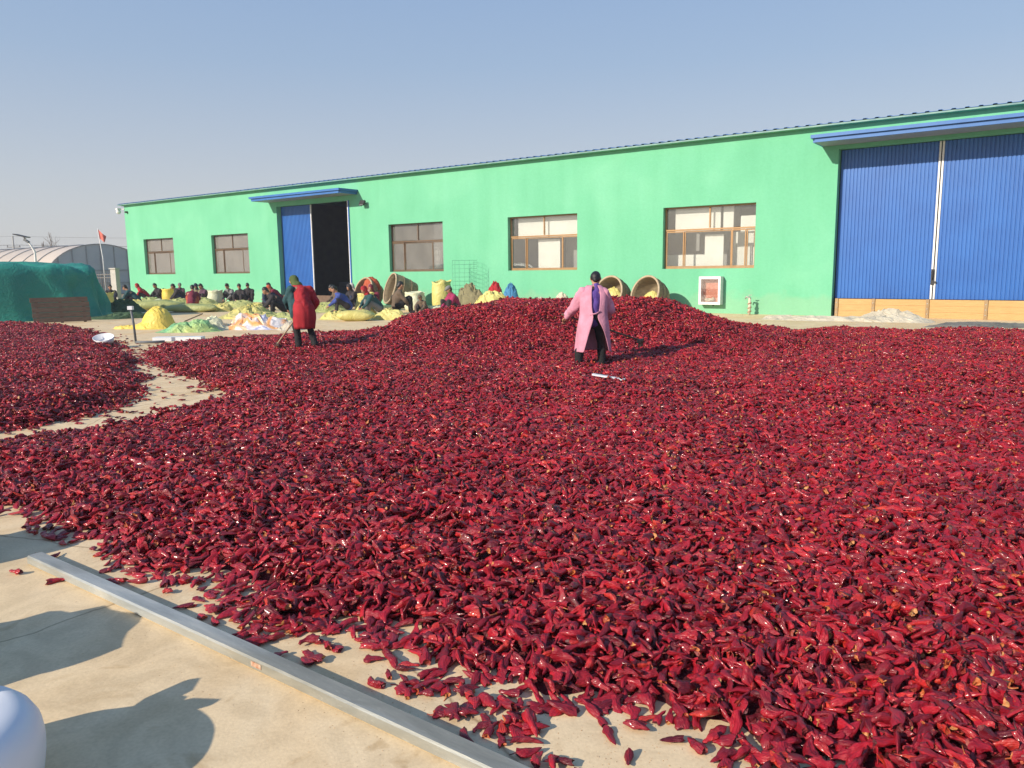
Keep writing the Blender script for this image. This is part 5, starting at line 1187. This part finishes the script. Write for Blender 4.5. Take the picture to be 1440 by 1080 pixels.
def make_pile(name, label, poly, mound, bbox, data, step):
    x0, x1, y0, y1 = bbox; gx = np.arange(x0, x1, step); gy = np.arange(y0, y1, step); X, Y = np.meshgrid(gx, gy)
    h, s = height(poly, X.ravel(), Y.ravel(), mound); Z = h - .048
    nxg, nyg = len(gx), len(gy); base = np.stack([X.ravel(), Y.ravel(), Z], 1)
    keep = (Z > -.02).reshape(nyg, nxg)
    qd = []
    for j in range(nyg - 1):
        row = keep[j, :-1] | keep[j, 1:] | keep[j + 1, :-1] | keep[j + 1, 1:]
        for i in np.nonzero(row)[0]: a = j * nxg + int(i); qd.append((a, a + 1, a + nxg + 1, a + nxg))
    nb = len(base); PX, PY, PZ, Q, SC_, ID = data; pts = np.stack([PX, PY, PZ], 1); allv = np.concatenate([base, pts])
    me = bpy.data.meshes.new(name); me.from_pydata(allv.tolist(), [], qd); me.materials.append(M['bed']); me.update()
    tot = len(allv); npt = len(pts)
    def attr(nm, ty, arr, key='value'): a = me.attributes.new(nm, ty, 'POINT'); a.data.foreach_set(key, np.ascontiguousarray(arr).ravel())
    attr('inst', 'BOOLEAN', np.concatenate([np.zeros(nb, bool), np.ones(npt, bool)]))
    attr('pick', 'INT', np.concatenate([np.zeros(nb, np.int32), ID.astype(np.int32)]))
    attr('scl', 'FLOAT_VECTOR', np.concatenate([np.ones((nb, 3), np.float32), SC_.astype(np.float32)]), 'vector')
    qq = np.zeros((tot, 4), np.float32); qq[:, 0] = 1; qq[nb:] = Q; attr('rot', 'QUATERNION', qq)
    o = link(name, me); o['label'] = label; o['category'] = 'peppers'; o['kind'] = 'stuff'
    md = o.modifiers.new('scatter', 'NODES'); md.node_group = TREE
    return o
data = sample(MAIN, True, 980, 62, (-9, 17.5, 1.0, 21.6))
PX, PY, PZ, Q, SC_, ID = data
# the 300 peppers that show largest stand as objects of their own
dep = PY * math.cos(PITCH) - (PZ - EYE) * math.sin(PITCH)
ix = 720 + FPX * PX / dep; iy = 540 - FPX * (PY * math.sin(PITCH) + (PZ - EYE) * math.cos(PITCH)) / dep
hgt, sdm = height(MAIN, PX, PY, True)
vis = (ix > 5) & (ix < 1435) & (iy < 1078) & (iy > 0) & (ID < NV) & (PZ > hgt - .012)
order = np.argsort(np.where(vis, dep - .6 * (sdm < .1), 1e9))[:300]
for i in order:
    i = int(i); me, hh = skins[int(ID[i])]; single = sdm[i] < .02
    o = link('dried_pepper', me, None, (PX[i], PY[i], PZ[i])); o.rotation_mode = 'QUATERNION'; o.rotation_quaternion = Q[i]; o.scale = SC_[i]
    tag(o, 'dried dark red pepper lying loose on bare concrete before the big heap' if single else 'dried dark red pepper in the front edge of the big heap near the steel tube', 'pepper', 'loose peppers on the concrete' if single else 'peppers in the front edge of the heap')
    link('torn_end', torns[int(ID[i])], o)
mask = np.ones(len(PX), bool); mask[order] = False
make_pile('dried_pepper_pile', 'wide field of dried red peppers with a long mound at its far side', MAIN, True, (-9, 17.5, 1.0, 21.6), [a[mask] for a in data], .07)
data2 = sample(LEFT, False, 800, 62, (-24, -4.5, 7.0, 28))
make_pile('dried_pepper_pile', 'darker patch of dried red peppers in front of the green tarp heap', LEFT, False, (-24, -4.5, 7.0, 28), data2, .12)
# tub and board lying in the peppers
m = MB(); m.lathe([(.001, 0), (.19, 0), (.24, .2), (.25, .2), (.20, .02), (.001, .015)], 24); M2 = Matrix.Rotation(.45, 4, 'X'); m.v = [tuple(M2 @ Vector((p[0] * 1.0, p[1] * .75, p[2] * .75))) for p in m.v]
o = m.build('white_basin', M['white_plastic'], None, True, (-9.75, 18.5, .13)); tag(o, 'white plastic basin tipped among the dark peppers of the smaller patch', 'basin')
h_, _ = height(MAIN, np.array([1.34]), np.array([10.6]), True)
o = MB().box((0, 0, 0), (.46, .09, .02), mat=Matrix.Rotation(.14, 3, 'Y')).build('white_board', M['white_plastic'], None, False, (1.34, 10.6, float(h_[0]) + .034), -.3); tag(o, 'small white board half buried in the middle of the pepper field', 'board')
# crumbs of seed and skin on the concrete along the front edge
N = 2600; t = rng.random(N) * (len(FRONT) - 2); i0 = t.astype(int); f_ = t - i0; FR = np.array(FRONT); c = FR[i0] * (1 - f_)[:, None] + FR[i0 + 1] * f_[:, None]
c += rng.normal(0, .25, (N, 2)) + np.array([-.12, -.16]); m = MB()
for (x, y) in c:
    a = rng.random() * 6.28; r_ = rng.uniform(.0012, .0032); b = rng.uniform(.3, 1)
    m.add([(x + r_ * math.cos(a), y + r_ * math.sin(a), .0004), (x - r_ * b * math.sin(a), y + r_ * b * math.cos(a), .0004), (x - r_ * math.cos(a), y - r_ * math.sin(a), .0004), (x, y, r_ * .9)], [(0, 1, 3), (1, 2, 3), (2, 0, 3)])
o = m.build('pepper_seeds', M['seed']); o['label'] = 'pepper seeds and crumbs strewn on the concrete along the heap edge'; o['category'] = 'seeds'; o['kind'] = 'stuff'

# two stray peppers on the near side of the steel tube
for lb, x, y, a, k in (('stray dried pepper on the near side of the steel tube, with torn pale end', -2.62, 4.22, .4, 3), ('stray dark pepper near the far end of the steel tube on its near side', -2.95, 4.36, 2.9, 8)):
    o = link('dried_pepper', skins[k][0], None, (x, y, skins[k][1] * .95), a); tag(o, lb, 'pepper', 'loose peppers on the concrete'); link('torn_end', torns[k], o)
# ------------------------------------------------------------------ thin winter haze in the air
hz = MB().box((0, 0, 4.1), (680, 680, 10.2)).build('haze', None); hz['kind'] = 'stuff'; hz['label'] = 'thin pale winter haze filling the air'; hz['category'] = 'haze'
hm_ = bpy.data.materials.new('haze'); hm_.use_nodes = True; nt = hm_.node_tree; nt.nodes.remove(nt.nodes['Principled BSDF'])
pv = nt.nodes.new('ShaderNodeVolumePrincipled'); pv.inputs['Color'].default_value = (.90, .93, 1, 1); pv.inputs['Density'].default_value = .0009; pv.inputs['Anisotropy'].default_value = .2
nt.links.new(pv.outputs[0], nt.nodes['Material Output'].inputs['Volume']); hz.data.materials.clear(); hz.data.materials.append(hm_)
